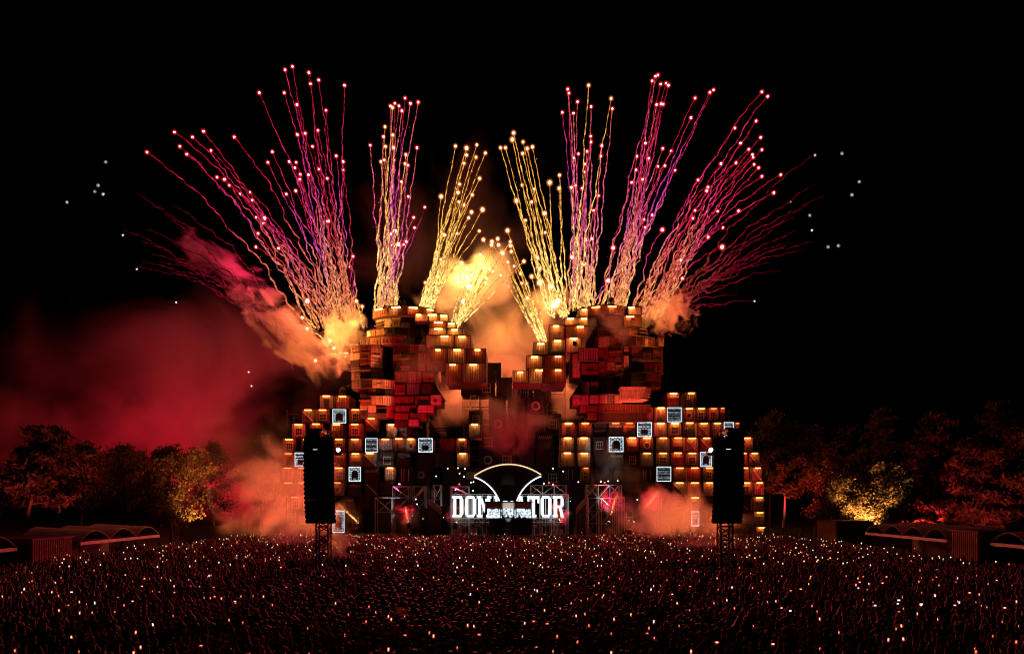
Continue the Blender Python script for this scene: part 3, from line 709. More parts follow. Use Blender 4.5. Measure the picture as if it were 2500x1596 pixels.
a = P(1200, 1290, YB) - bo; b = P(1292, 1290, YB) - bo; m = MB(); m.box((a.x, .62, 0), (b.x, 1.15, 1.6)); m.build('riser', 'black_paint', bt)
# glowing wall behind the booth
a = P(1194, 1264, 111.2); b = P(1298, 1243, 111.2)
m = MB(); m.box((0, 0, 0), (b.x - a.x, .2, b.z - a.z)); o = m.build('led_wall', 'led_wall_face', None, a); tag(o, 'low white LED wall behind the performers in the DJ booth', 'LED wall')
m = MB(); m.box((0, .21, -a.z + 1.5), (b.x - a.x, .5, 0)); m.build('plinth', 'dark_steel', o)

# ------------------------------------------------------------------ scaffolds on the deck
def scaffold(x0, x1, y0, y1, Y, bays, lifts, label, mat='alu', depth=2.2, foot=True, r=.07, plank=True):
    a = P(x0, y1, Y); b = P(x1, y0, Y); z0 = 1.5 if foot else a.z
    t = thing('scaffold', label, 'scaffold', (a.x, Y, z0), group='tube scaffolds on the stage')
    W, Ht = b.x - a.x, b.z - z0
    def seg(nm, p_, q_):
        m = MB(); m.tube((0,0,0), Vector(q_) - Vector(p_), r, n=5); m.build(nm, mat, t, p_)
    zs = [max(a.z - z0, 0) + (Ht - max(a.z - z0, 0)) * k / lifts for k in range(lifts + 1)]
    for i in range(bays + 1):
        for d in (0, depth): seg('pole', (W*i/bays, d, 0), (W*i/bays, d, Ht))
        for z in zs: seg('transom', (W*i/bays, 0, z), (W*i/bays, depth, z))
    for z in zs:
        for d in (0, depth): seg('ledger', (0, d, z), (W, d, z))
    for k in range(lifts):
        for i in range(bays):
            if (i + k) % 2: seg('brace', (W*i/bays, 0, zs[k]), (W*(i+1)/bays, 0, zs[k+1]))
            else: seg('brace', (W*(i+1)/bays, 0, zs[k]), (W*i/bays, 0, zs[k+1]))
            seg('brace', (W*i/bays, depth, zs[k]), (W*(i+1)/bays, depth, zs[k+1]))
    if plank:
        m = MB(); m.box((0, .1, zs[-2] + .06), (W, depth - .1, zs[-2] + .12)); m.build('platform', 'deck', t)
    return t
scaffold(916, 997, 1214, 1250, 113, 2, 1, 'wide low tube scaffold with cross braces at the left end of the stage')
scaffold(959, 997, 1187, 1214, 113.1, 1, 1, 'upper scaffold bay stacked on the wide low scaffold at stage left')
scaffold(1007, 1036, 1187, 1252, 114, 1, 2, 'narrow tall scaffold post frame beside the wide left scaffold')
scaffold(1057, 1075, 1184, 1218, 113, 1, 1, 'slim scaffold bay above the dark slanted plinth left of the letters')
scaffold(1101, 1144, 1187, 1206, 113.5, 1, 1, 'scaffold bay standing above the first letters of the sign')
scaffold(1296, 1383, 1184, 1206, 113.5, 3, 1, 'three-bay scaffold standing above the last letters of the sign')
scaffold(1370, 1386, 1206, 1264, 112.5, 1, 3, 'slim scaffold ladder frame at the right end of the letters')
scaffold(1433, 1517, 1183, 1215, 113, 3, 1, 'tall wide tube scaffold at the right end of the stage')
scaffold(1436, 1500, 1215, 1278, 113.2, 2, 2, 'lower braced bays under the wide right scaffold')
scaffold(1510, 1524, 1212, 1246, 112, 1, 2, 'slim outrigger scaffold beside the wide right scaffold')
for x0, x1, y0, lab, sl in ((1046, 1076, 1216, 'dark tapered plinth with slanted orange-lit top left of the letters', 1), (1408, 1430, 1214, 'dark tapered plinth with slanted orange-lit top right of the letters', -1)):
    a = P(x0, 1290, 111); b = P(x1, y0, 111); t = thing('plinth', lab, 'plinth', (a.x, 111, 1.5), group='slanted plinths')
    W = b.x - a.x; Hh = b.z - 1.5; m = MB()
    hl, hr = (Hh, Hh*.72) if sl > 0 else (Hh*.72, Hh); m.prism([(0,0),(W,0),(W,hr),(0,hl)], 0, 2.); m.build('plinth_body', 'dark_wood', t)
    m = MB(); m.prism([(-.1,hl-.9),(W+.1,hr-.9),(W+.1,hr+.05),(-.1,hl+.05)], -.12, -.01); m.build('face_board', 'cream_paint', t)
# extra dark equipment towers and cases on the deck
k = 0
for x0, x1, y0, Y, mt in ((1002,1014,1228,111.5,'black_paint'), (1026,1046,1240,111.5,'dark_steel'), (1076,1096,1235,112,'dark_steel'), (1388,1400,1170,114,'black_paint'), (1530,1545,1248,112,'pale_board')):
    a = P(x0, 1290, Y); b = P(x1, y0, Y); t = thing('equipment_rack', ['narrow black equipment rack beside the left scaffold', 'low dark flight case rack left of the slanted plinth', 'dark equipment rack between plinth and first letter', 'tall black speaker rack right of the letters', 'pale equipment rack right of the wide scaffold'][k], 'equipment rack', (a.x, Y, 1.5)); k += 1
    W, Hh = b.x - a.x, b.z - 1.5; m = MB(); m.box((0,0,0), (W,1.2,Hh)); m.build('rack_case', mt, t)
    n = max(2, int(Hh / .8))
    for i in range(n):
        m = MB(); m.box((.06,-.05,Hh*i/n+.06), (W-.06,-.003,Hh*(i+1)/n-.06)); m.build('drawer', 'dark_steel', t)
    m = MB(); m.box((W*.3,-.09,Hh*.6), (W*.3+.12,-.051,Hh*.6+.1)); m.build('indicator_light', 'led_small', t)

# ------------------------------------------------------------------ PA towers with line arrays
def pa_tower(xc, x0, x1, ytop, ybot, Y, side, lab_t, lab_a):
    b = P(xc, 1385, Y)
    t = thing('speaker_tower', lab_t, 'speaker tower', (b.x, Y, 0))
    hz = P(xc, ytop - 22, Y).z
    lattice(t, (0, 0, 1.45), 1.0, 1.0, hz - 1.45, 20, .07, 'black_paint')
    m = MB(); m.box((-2.5,-1.6,.004), (2.5,1.6,1.38)); m.build('base_platform', 'matte_black', t)
    m = MB(); m.box((-2.5,-1.7,1.384), (2.5,1.7,1.45)); m.build('platform_deck', 'matte_black', t)
    # top arm
    m = MB(); m.box((-.5,-2.2,hz-.2), (.5,1.,hz)); m.box((-.7 if side < 0 else -.2,-1.9,hz-.75), (.2 if side < 0 else .7,-1.4,hz-.205)); m.build('top_arm', 'black_paint', t)
    m = MB(); m.tube((.3,-1.7,hz-.76), (.3,-1.7,P(xc, ytop, Y).z), .04, n=5); m.tube((-.3,-1.7,hz-.76), (-.3,-1.7,P(xc, ytop, Y).z), .04, n=5); m.build('hoist_chain', 'dark_steel', t)
    # the array
    Ya = Y - 1.7; a = P(x0, ybot, Ya); c = P(x1, ytop, Ya); W = c.x - a.x; Hh = c.z - a.z
    ar = thing('line_array', lab_a, 'loudspeaker', ((a.x + c.x)/2, Ya, a.z))
    n = 18; ch_ = Hh / n
    cb = MB(); cb.prism([(-W/2,0.003),(W/2,0.003),(W/2,ch_-.003),(-W/2,ch_-.003)], -.45, .45); cm = cb.mesh('cabinet', 'matte_black')
    ge = MB(); ge.box((-.05,-.3,ch_*.2), (.05,.2,ch_*.8)); gm = ge.mesh('rigging_plate', 'matte_black')
    for i in range(n):
        u = i / (n - 1); o = link('cabinet', cm, ar, (side*-.05*(1-u)**3*3, .10*(1-u)**2, i*ch_))
        for sx in (-1, 1): link('rigging_plate', gm, o, (sx*(W/2 + .06), 0, 0))
    m = MB(); m.box((-W/2,-.5,Hh+.004), (W/2,.5,Hh+.18)); m.box((-.1,-.1,Hh+.181), (.1,.1,Hh+.6)); m.build('bumper_frame', 'matte_black', ar)
    m = MB(); m.box((-.35,-.46,Hh*.88), (.0,-.452,Hh*.885)); m.build('status_light', 'led_small', ar)
    return b
pa_l = pa_tower(790, 746, 811, 1074, 1277, 58, -1, 'black lattice speaker tower on a platform in the left crowd', 'tall black line array hanging on the left speaker tower')
pa_r = pa_tower(1770, 1747, 1812, 1073, 1277, 58, 1, 'black lattice speaker tower on a platform in the right crowd', 'tall black line array hanging on the right speaker tower')

# ------------------------------------------------------------------ bars along both sides
def bar(side, X, y0, y1, label, nb):
    t = thing('bar_tent', label, 'tent', (X, y0, 0)); L = y1 - y0; D = 6.; s = side
    fb = MB(); fb.box((-.08, 0, 2.75), (.08, L, 3.05)); fb.build('fascia', 'fascia', t)
    for i in range(nb):
        a, b = L*i/nb, L*(i+1)/nb; m = MB(); pts = []
        for k in range(9):
            u = k/8; pts.append((a + (b - a)*u, 3.06 + 1.0*math.sin(math.pi*u)))
        vs = [(s*.0, y, z) for y, z in pts] + [(s*D, y, z + .3) for y, z in pts] + [(s*.0, y, z + .08) for y, z in pts] + [(s*D, y, z + .38) for y, z in pts]
        fs = []
        for k in range(8): fs += [(k, k+1, 10+k, 9+k), (18+k, 27+k, 28+k, 19+k), (k, 18+k, 19+k, k+1)]
        m.add(vs, fs); m.build('roof_bay', 'tarp', t)
        m = MB(); m.tube((0, a, 0), (0, a, 2.74), .08, n=6); m.build('post', 'dark_steel', t)
    m = MB(); m.tube((0, L, 0), (0, L, 2.74), .08, n=6); m.build('post', 'dark_steel', t)
    m = MB(); m.box((min(s*D, s*(D+.1)), 0, 0), (max(s*D, s*(D+.1)), L, 3.2)); m.build('back_wall', 'tarp', t)
    m = MB(); m.box((min(s*.8, s*1.4), .3, 0), (max(s*.8, s*1.4), L-.3, 1.15)); m.build('counter', 'dark_wood', t)
    return t
bar(-1, -43.2, 51, 59.5, 'long bar tent at the near left edge, arched roof and pale fascia', 2)
bar(-1, -42.4, 67, 82, 'long bar tent on the left with arched roof bays and pale fascia', 3)
bar(1, 45.6, 71.5, 88, 'long bar tent on the right with arched roof bays and pale fascia', 4)
bar(1, 46.6, 52, 66.5, 'long bar tent at the near right edge, arched roof and pale fascia', 3)
def shed(X, y0, y1, D, h_, label, s):
    t = thing('site_hut', label, 'hut', (X, y0, 0)); L = y1 - y0; m = MB(); m.box((0 if s > 0 else -D, 0, 0), (D if s > 0 else 0, L, h_)); m.build('hut_wall', 'rust', t)
    n = int(L/.3); q = MB(); q.box((-.05, .04, .1), (.05, .2, h_-.1)); qm = q.mesh('batten', 'rust')
    for i in range(n): link('batten', qm, t, (-s*.05, L*i/n, 0))
    q = MB(); q.box((.04, -.05, .1), (.2, .05, h_-.1)); qm = q.mesh('batten', 'rust')
    for i in range(int(D/.3)): link('batten', qm, t, ((0 if s > 0 else -D) + i*.3, -.05, 0))
    m = MB(); m.box((-.2 if s > 0 else -D-.2, -.2, h_+.004), (D+.2 if s > 0 else .2, L+.2, h_+.12)); m.build('hut_roof', 'dark_steel', t)
shed(-42.6, 60.5, 66, 5, 3.6, 'dark battened hut between the two bar tents on the left', -1)
shed(45.8, 67, 71, 4.5, 4.0, 'red-lit battened hut between the two bar tents on the right', 1)
shed(45.2, 95, 101, 5., 4.2, 'red-lit battened hut beyond the far end of the bars on the right', 1)
# long low screen wall behind the left crowd, and behind the right crowd
for x0, x1, y0, Y, lab in ((440, 745, 1283, 112, 'long low fabric screen fence behind the left crowd'), (1866, 1960, 1288, 112, 'low pale fabric screen fence beyond the right container stack')):
    a, b = P(x0, y0, Y), P(x1, y0, Y); t = thing('screen_fence', lab, 'fence', (a.x, Y, 0)); W = b.x - a.x; n = max(2, int(W/3))
    for i in range(n):
        m = MB(); m.box((W*i/n+.03, 0, .1), (W*(i+1)/n-.03, .05, a.z)); m.build('panel', 'tarp', t)
        m = MB(); m.tube((W*i/n, .1, 0), (W*i/n, .1, a.z + .1), .05, n=5); m.build('post', 'dark_steel', t)
# ------------------------------------------------------------------ trees
def np_mesh(name, V, Fq, mats, k=4, smooth=False):
    me = bpy.data.meshes.new(name); nv, nf = len(V), len(Fq)
    me.vertices.add(nv); me.vertices.foreach_set('co', np.asarray(V, np.float32).ravel())
    me.loops.add(nf*k); me.loops.foreach_set('vertex_index', np.asarray(Fq, np.int32).ravel())
    me.polygons.add(nf); me.polygons.foreach_set('loop_start', np.arange(0, nf*k, k, dtype=np.int32)); me.polygons.foreach_set('loop_total', np.full(nf, k, np.int32))
    for m_ in (mats if isinstance(mats, (list, tuple)) else [mats]): me.materials.append(M[m_])
    me.update(calc_edges=True); return me
def leaves(centres, spread, per, size, aspect, up=0., rng=None):
    C = np.repeat(np.asarray(centres), per, axis=0); n = len(C)
    C = C + rng.normal(0, 1, (n, 3)) * np.asarray(spread)
    a = rng.normal(0, 1, (n, 3)); a[:, 2] += up; a /= np.linalg.norm(a, axis=1)[:, None]
    b = np.cross(a, rng.normal(0, 1, (n, 3))); b /= np.linalg.norm(b, axis=1)[:, None]
    s = size * rng.uniform(.6, 1.4, (n, 1)); a = a*s*aspect; b = b*s
    V = np.stack([C - a*.5, C + b*.5, C + a*.5, C - b*.5], 1).reshape(-1, 3)
    return V, np.arange(n*4).reshape(-1, 4)
def tree(xpx, Y, ht, label, kind='broad', cw=4., c0=.3, lean=0., n_limb=16, seed=1, mat='leaf', per=34, bark='bark', group='trees around the field'):
    rng = np.random.default_rng(seed); rnd = random.Random(seed)
    X = (xpx - 1250)/FPX*Y; t = thing('pine_tree' if kind == 'pine' else 'tree', label, 'tree', (X, Y, 0), group=group)
    m = MB(); pts = [Vector((lean*ht*(u**1.5) + .25*math.sin(u*5 + seed), .2*math.sin(u*4 + seed*2), ht*.95*u)) for u in [i/9 for i in range(10)]]
    r0 = ht*.014 + .06; m.path(pts, [r0*(1 - .88*i/9) for i in range(10)], 7)
    cent = []
    for i in range(n_limb):
        u = c0 + (1 - c0)*(i + rnd.random())/n_limb; k = min(8, int(u*9)); f = u*9 - k; base = pts[k].lerp(pts[min(9, k+1)], f)
        ang = i*2.4 + rnd.uniform(-.5, .5)
        env = math.sin(math.pi*min(1, max(.08, (u - c0)/(1 - c0)*.85 + .18)))**.7 if kind == 'broad' else (1.05 - (u - c0)/(1 - c0))**.6 * rnd.uniform(.5, 1.1)
        ln = cw*env*rnd.uniform(.7, 1.15); rise = rnd.uniform(.15, .6)*ln if kind == 'broad' else rnd.uniform(-.05, .3)*ln
        d = Vector((math.cos(ang), math.sin(ang), 0)); lp = [base + d*ln*s_ + Vector((0, 0, rise*s_**1.4)) + Vector((rnd.uniform(-.15, .15), rnd.uniform(-.15, .15), 0))*s_ for s_ in (0, .35, .7, 1.)]
        rr = r0*(1 - .85*u)*.6; m.path(lp, [rr, rr*.75, rr*.5, rr*.2], 5)
        for s_ in ((.35, .6, .8, 1.) if kind == 'broad' else (.4, .65, .85, 1.)):
            q = lp[0].lerp(lp[-1], s_)
            for _ in range(3):
                e = q + Vector((rnd.gauss(0, .16), rnd.gauss(0, .16), rnd.gauss(.06, .12)))*ln*1.0
                cent.append(e)
                if s_ > .5: m.tube(q, e, rr*.22, rr*.08, 4, cap=False)
    cent += [pts[-1] + Vector((rnd.gauss(0, .3), rnd.gauss(0, .3), rnd.gauss(.1, .3))) for _ in range(5)]
    m.build('trunk', bark, t)
    if kind == 'broad': V, Fq = leaves(cent, (cw*.10, cw*.10, cw*.08), per, .30, 1.3, 0., rng)
    else: V, Fq = leaves(cent, (cw*.11, cw*.11, cw*.05), per, .34, 3.2, .5, rng)
    link('crown', np_mesh('crown', V, Fq, mat), t); return t
tree(60, 98, 18, 'tall pine with leaning trunk and red-lit branches at the far left', 'pine', 6.0, .38, .22, 18, 3, 'needle', 46)
tree(-60, 108, 17, 'pine tree cut by the left edge of the view', 'pine', 5., .3, .0, 16, 4, 'needle', 40)
tree(200, 118, 17, 'dark broad tree behind the left bar tents', 'broad', 6., .3, .02, 16, 5)
tree(300, 104, 15.5, 'broad tree with sparkling leaves over the left bar tent', 'broad', 5.5, .25, .02, 17, 6)
tree(412, 101, 15., 'broad tree left of the smoke, its leaves lit gold along the edge', 'broad', 6., .28, .04, 20, 7, 'leaf_light', 44)
tree(520, 138, 19, 'dim broad tree inside the red smoke', 'broad', 6., .25, .0, 16, 8)
tree(640, 142, 21, 'dim pine beside the left container stack', 'pine', 5., .3, .0, 16, 9, 'needle')
tree(1885, 128, 24, 'tall dark broad tree just beyond the right container stack', 'broad', 6., .3, .0, 20, 10, 'leaf', 40)
tree(1915, 114, 15.5, 'slim birch with a pale leaning trunk', 'broad', 3.6, .5, -.03, 15, 11, 'leaf', 34, 'birch_bark')
tree(1990, 126, 21, 'dark broad tree behind the birch', 'broad', 6., .25, .0, 18, 12)
tree(2035, 108, 14, 'broad tree with gold-lit leaves left of the brightest tree', 'broad', 5., .22, .0, 18, 13, 'leaf_light', 40)
tree(2114, 104, 15, 'small tree lit bright yellow from below', 'broad', 4.6, .22, .0, 22, 14, 'leaf_light', 46)
tree(2185, 107, 16, 'pine with gold-lit lower branches right of the brightest tree', 'pine', 5.5, .12, .0, 22, 15, 'needle', 40)
tree(2150, 132, 25, 'tall dark pine behind the yellow-lit tree', 'pine', 5.5, .3, .0, 20, 16, 'needle', 40)
tree(2280, 116, 22, 'tall dark pine over the right bar tent', 'pine', 6., .2, .0, 20, 17, 'needle', 40)
tree(2400, 100, 17, 'spreading red-lit pine above the right hut', 'pine', 6., .15, .0, 20, 18, 'needle', 42)
tree(2440, 120, 25, 'tallest dark pine near the right edge', 'pine', 6., .25, .0, 20, 19, 'needle', 40)
tree(2530, 98, 18, 'broad tree cut by the right edge of the view', 'broad', 6., .25, .0, 18, 20)

# ------------------------------------------------------------------ people
def skin_mesh(J, E, sub, name):
    bm = bmesh.new(); lay = bm.verts.layers.skin.verify(); vs = []
    for i, (co, r) in enumerate(J):
        v = bm.verts.new(co); v[lay].radius = r if isinstance(r, tuple) else (r, r); v[lay].use_root = (i == 0); vs.append(v)
    for a, b in E: bm.edges.new((vs[a], vs[b]))
    me = bpy.data.meshes.new(name); bm.to_mesh(me); bm.free()
    o = bpy.data.objects.new(name, me); col.objects.link(o)
    o.modifiers.new('skin', 'SKIN').use_smooth_shade = True
    if sub: s = o.modifiers.new('sub', 'SUBSURF'); s.levels = s.render_levels = sub
    if not sub: tr = o.modifiers.new('tri', 'TRIANGULATE')
    dg = bpy.context.evaluated_depsgraph_get(); out = bpy.data.meshes.new_from_object(o.evaluated_get(dg))
    bpy.data.objects.remove(o); return out
def person_mesh(pose, sub, fingers, mats, lean=0.):
    J = [((0,0,.95),(.16,.12)), ((0,0,1.14),(.14,.105)), ((0,.01,1.36),(.17,.115)), ((0,.0,1.50),.062), ((0,.02,1.58),(.075,.085)), ((0,.03,1.68),(.082,.095)), ((0,.02,1.745),.06)]
    E = [(0,1),(1,2),(2,3),(3,4),(4,5),(5,6)]
    J.append(((0,.125,1.635),.02)); E.append((4, len(J)-1))     # nose
    hands = []
    for s, (el, wr) in ((-1, pose[0]), (1, pose[1])):
        i = len(J); sh = (s*.185, 0, 1.43); el = (s*el[0], el[1], el[2]); wr = (s*wr[0], wr[1], wr[2])
        d = (Vector(wr) - Vector(el)).normalized(); hd = Vector(wr) + d*.075
        J += [(sh,.062), (el,.045), (wr,.03), (tuple(hd),(.04,.028))]; E += [(2,i),(i,i+1),(i+1,i+2),(i+2,i+3)]
        hands.append(hd + d*.07)
        if fingers:
            a = Vector((1,0,0)) - d*d.x; a.normalize(); n = d.cross(a)
            for k, (off, ln) in enumerate(((-.028,.06),(-.009,.075),(.01,.078),(.029,.068))):
                p0 = hd + a*off + d*.03; p1 = p0 + d*ln*.55; p2 = p1 + (d*.8 + n*.5).normalized()*ln*.45
                j = len(J); J += [(tuple(p0),.011), (tuple(p1),.009), (tuple(p2),.008)]; E += [(i+3,j),(j,j+1),(j+1,j+2)]
            p0 = hd - a*s*.035; p1 = p0 + (-a*s*.8 + d*.6)*.04; p2 = p1 + d*.03
            j = len(J); J += [(tuple(p1),.012), (tuple(p2),.009)]; E += [(i+3,j),(j,j+1)]
    for s in (-1, 1):
        i = len(J); J += [((s*.10,0,.88),.10), ((s*.11,.03,.49),.072), ((s*.115,-.01,.10),.048), ((s*.125,.15,.045),.042)]; E += [(0,i),(i,i+1),(i+1,i+2),(i+2,i+3)]
    me = skin_mesh(J, E, sub, 'person')
    for q in mats: me.materials.append(M[q])
    for p_ in me.polygons:
        c = p_.center
        p_.material_index = 2 if c.z < .93 and abs(c.x) < .24 else (1 if abs(c.x) < .23 and c.z < 1.485 and abs(c.y) < .19 else 0)
    return me, hands
DOWN = ((.25,.0,1.15), (.24,.10,.92)); UP = ((.30,.06,1.62), (.26,.10,1.90)); UPW = ((.38,.05,1.60), (.52,.10,1.84)); PHONE = ((.25,.22,1.40), (.10,.42,1.62)); PHUP = ((.26,.18,1.62), (.12,.30,1.88)); HEADH = ((.42,.03,1.60),(.16,.04,1.80))
POSES = [('standing with arms down', (DOWN, DOWN), 0), ('with right arm raised', (DOWN, UP), 0), ('with left arm raised', (UP, DOWN), 0), ('with both arms raised wide', (UPW, UPW), 0), ('with both arms straight up', (UP, UP), 0),
         ('filming with a phone held high', (DOWN, PHUP), 1), ('filming with both hands on a raised phone', (PHUP, PHUP), 2), ('looking at a phone held before the face', (DOWN, PHONE), 1), ('with hands behind the head', (HEADH, HEADH), 0)]
PW = [30, 9, 9, 7, 6, 10, 7, 9, 5]
LOOKS = [('in a black shirt with dark hair', ['skin','shirt_black','trousers'], 'hair_dark', 0), ('in a grey shirt with short dark hair', ['skin','shirt_grey','trousers'], 'hair_dark', 0),
         ('in a white shirt with dark hair', ['skin_dark','shirt_white','trousers'], 'hair_dark', 0), ('in black with long blond hair', ['skin','shirt_black','trousers'], 'hair_blond', 1)]
def hair_mesh(long, mat):
    bm = bmesh.new(); bmesh.ops.create_icosphere(bm, subdivisions=2, radius=1.)
    for v in bm.verts:
        c = v.co; n_ = noise.noise(c*2.5)*.08; s_ = 1 + n_
        x, y, z = c.x*.098*s_, c.y*.112*s_, c.z*.105*s_
        if c.y > .35 and c.z < .35: y *= .55; z = max(z, .03)
        if c.z < -.2: z = (-.30 if c.y < .2 else -.02)*(abs(c.z)) if long else max(z, -.06)
        v.co = (x, y + .01, z + 1.69)
    me = bpy.data.meshes.new('hair'); bm.to_mesh(me); bm.free(); me.materials.append(M[mat])
    for p_ in me.polygons: p_.use_smooth = True
    return me
HAIR = {(0,'hair_dark'): hair_mesh(0,'hair_dark'), (1,'hair_blond'): hair_mesh(1,'hair_blond')}
NEAR = {}; HANDS = {}
for pi, (pd, ps, ph) in enumerate(POSES):
    base, hs = person_mesh(ps, 1, True, LOOKS[0][1]); HANDS[pi] = hs
    for li, (ld, mt, hm, lg) in enumerate(LOOKS):
        me = base if li == 0 else base.copy()
        if li:
            for k, q in enumerate(mt): me.materials[k] = M[q]
        NEAR[pi, li] = me
FAR = []
for pi, (pd, ps, ph) in enumerate(POSES):
    me, hs = person_mesh(ps, 0, False, ['skin','shirt_black','trousers'])
    V = np.empty(len(me.vertices)*3, np.float32); me.vertices.foreach_get('co', V)
    Fm = np.array([list(p_.vertices) for p_ in me.polygons], np.int32); mi = np.array([p_.material_index for p_ in me.polygons], np.int32)
    # a simple cap of hair: upper back of the head takes the hair material
    V = V.reshape(-1, 3); fc = V[Fm].mean(1); mi[(fc[:, 2] > 1.56) & (abs(fc[:, 0]) < .1) & ((fc[:, 1] < .06) | (fc[:, 2] > 1.7)) & (fc[:, 2] < 1.84)] = 3
    FAR.append((V, Fm, mi))
spots = []
y = 22.2
while y < 106.5:
    hw = min(.775*y + .5, 42.0 if y > 50 else 60); x = -hw + random.uniform(0, .7)
    while x < hw:
        if random.random() > .08:
            X, Y_ = x + random.uniform(-.22, .22), y + random.uniform(-.3, .3)
            ok = True
            for b in (pa_l, pa_r):
                if abs(X - b.x) < 3.0 and -2.5 < Y_ - 58 < 2.4: ok = False
            if Y_ > 92 and random.random() < .25: ok = False
            if ok: spots.append((Y_, X))
        x += .74
    y += .82
spots.sort()
def phone_meshes(k):
    a = MB(); a.box((-.039,-.005,-.08), (.039,.005,.08)); b = MB(); b.box((-.035,-.008,-.07), (.035,-.0052,.07))
    return a.mesh('phone_case', 'black_paint'), b.mesh('screen', k)
PHM = {k: phone_meshes(k) for k in ('phone_white','phone_warm','phone_red','phone_dim')}
PHL = {'phone_white': 'white', 'phone_warm': 'warm yellow', 'phone_red': 'red', 'phone_dim': 'dim orange'}
n_phone = 0; far_ph = []
ZX = [(0, 330, 'at the far left'), (330, 700, 'in the left part'), (700, 900, 'below the left tower'), (900, 1110, 'left of the middle'), (1110, 1380, 'below the letters'), (1380, 1620, 'right of the middle'), (1620, 1860, 'below the right tower'), (1860, 2200, 'in the right part'), (2200, 9999, 'at the far right')]
def place(X, Y_):
    hx = 1250 + X/Y_*FPX; z = next((c for a, b, c in ZX if hx < b), 'at the far left'); k = int((Y_ - 22)/1.7)
    return z, ORD[k + 1] if k < 24 else 'farther'

def add_phone(hand, X, Y_, s, rz):
    global n_phone
    k = random.choices(list(PHM), [1, 4, 4, 5])[0]
    c, s_ = math.cos(rz), math.sin(rz); hx, hy, hz = hand.x*s, hand.y*s, hand.z*s
    pos = (X + hx*c - hy*s_, Y_ + hx*s_ + hy*c - .02, hz + .04); land = random.random() < .25
    if n_phone < 300:
        n_phone += 1
        t = thing('smartphone', f'held-up smartphone with {PHL[k]} screen, {place(X, Y_)[0]}, {place(X, Y_)[1]} rows of crowd', 'phone', pos, 0, f'phones with {PHL[k]} screens')
        t.rotation_euler = (R(random.uniform(-12, 8)), R(90 if land else random.uniform(-8, 8)), rz)
        link('phone_case', PHM[k][0], t); link('screen', PHM[k][1], t)
    else: far_ph.append((pos, k))
LS_ = ['in black', 'in grey', 'in white', 'with long blond hair']; PS_ = ['arms down', 'right arm raised', 'left arm raised', 'both arms spread high', 'both arms straight up', 'filming one-handed overhead', 'filming two-handed overhead', 'looking at a phone', 'hands behind the head']
n_near = 0; inst = {0: [], 1: []}
for Y_, X in spots:
    nv = noise.noise(Vector((X*.13, Y_*.13, 4.2))) + (.35 if 76 < Y_ < 92 else 0)
    pw_ = [q_*max(.08, 1 - 2.2*nv) if k_ in (0, 7, 8) else q_*max(.15, 1 + 2.5*nv) for k_, q_ in enumerate(PW)]
    pi = random.choices(range(len(POSES)), pw_)[0]; rz = random.gauss(0, .25); s = random.gauss(1.0, .065); ph = POSES[pi][2]
    hy = HOR - (1.6*s - CAMZ)/Y_*FPX; hx = 1250 + X/Y_*FPX
    if n_near < 300 and hy < 1596 and -5 < hx < 2505:
        n_near += 1; li = random.choices(range(4), [5, 3, 2, 2])[0]
        z_, k_ = place(X, Y_); t = thing('person', f'person {LS_[li]} {PS_[pi]}, {z_}, {k_} row', 'person', (X, Y_, 0), rz, f'nearest spectators {POSES[pi][0]}', (s, s, s))
        link('body', NEAR[pi, li], t); link('hair', HAIR[LOOKS[li][3], LOOKS[li][2]], t)
    elif hy < 1700: inst[0 if Y_ < 60 else 1].append((X, Y_, rz, s, pi))
    else: continue
    if ph and random.random() < (.48 if Y_ < 45 else .26): add_phone(HANDS[pi][1], X, Y_, s, rz)
def merged(name, lst, label):
    Vs, Fs, Ms = [], [], []; o = 0
    rng = np.random.default_rng(3)
    for X, Y_, rz, s, pi in lst:
        V, Fm, mi = FAR[pi]; c, s_ = math.cos(rz), math.sin(rz)
        W = np.empty_like(V); W[:, 0] = (V[:, 0]*c - V[:, 1]*s_)*s + X; W[:, 1] = (V[:, 0]*s_ + V[:, 1]*c)*s + Y_; W[:, 2] = V[:, 2]*s
        mm = mi.copy(); mm[mi == 1] = rng.choice([1, 1, 1, 1, 4, 4, 5]); 
        Vs.append(W); Fs.append(Fm + o); Ms.append(mm); o += len(V)
    me = np_mesh(name, np.concatenate(Vs), np.concatenate(Fs), ['skin','shirt_black','trousers','hair_dark','shirt_grey','shirt_white'], 3)
    me.polygons.foreach_set('material_index', np.concatenate(Ms)); me.update()
    tag(link(name, me), label, 'crowd', kind='stuff')
merged('crowd', inst[0], 'dense dark crowd in the middle of the field, rim-lit red'); merged('far_crowd', inst[1], 'dense far crowd before the stage with arms in the air')
m = MB(); kk = ['speck_white', 'speck_gold', 'speck_red']
for (px, py, pz), k in far_ph:
    m.box((px-.035, py-.01, pz-.06), (px+.035, py+.01, pz+.06), random.choices(range(3), [1, 4, 5])[0])
# further far phones and lighters spread through the crowd
for X, Y_, rz, s, pi in random.sample(inst[1], min(380, len(inst[1]))):
    z = random.uniform(1.6, 2.0); m.box((X-.04, Y_-.31, z-.045), (X+.04, Y_-.29, z+.045), random.choices(range(3), [1, 4, 4])[0])
tag(m.build('far_phone_lights', kk), 'specks of glowing phone screens across the far crowd', 'phone lights', kind='stuff')
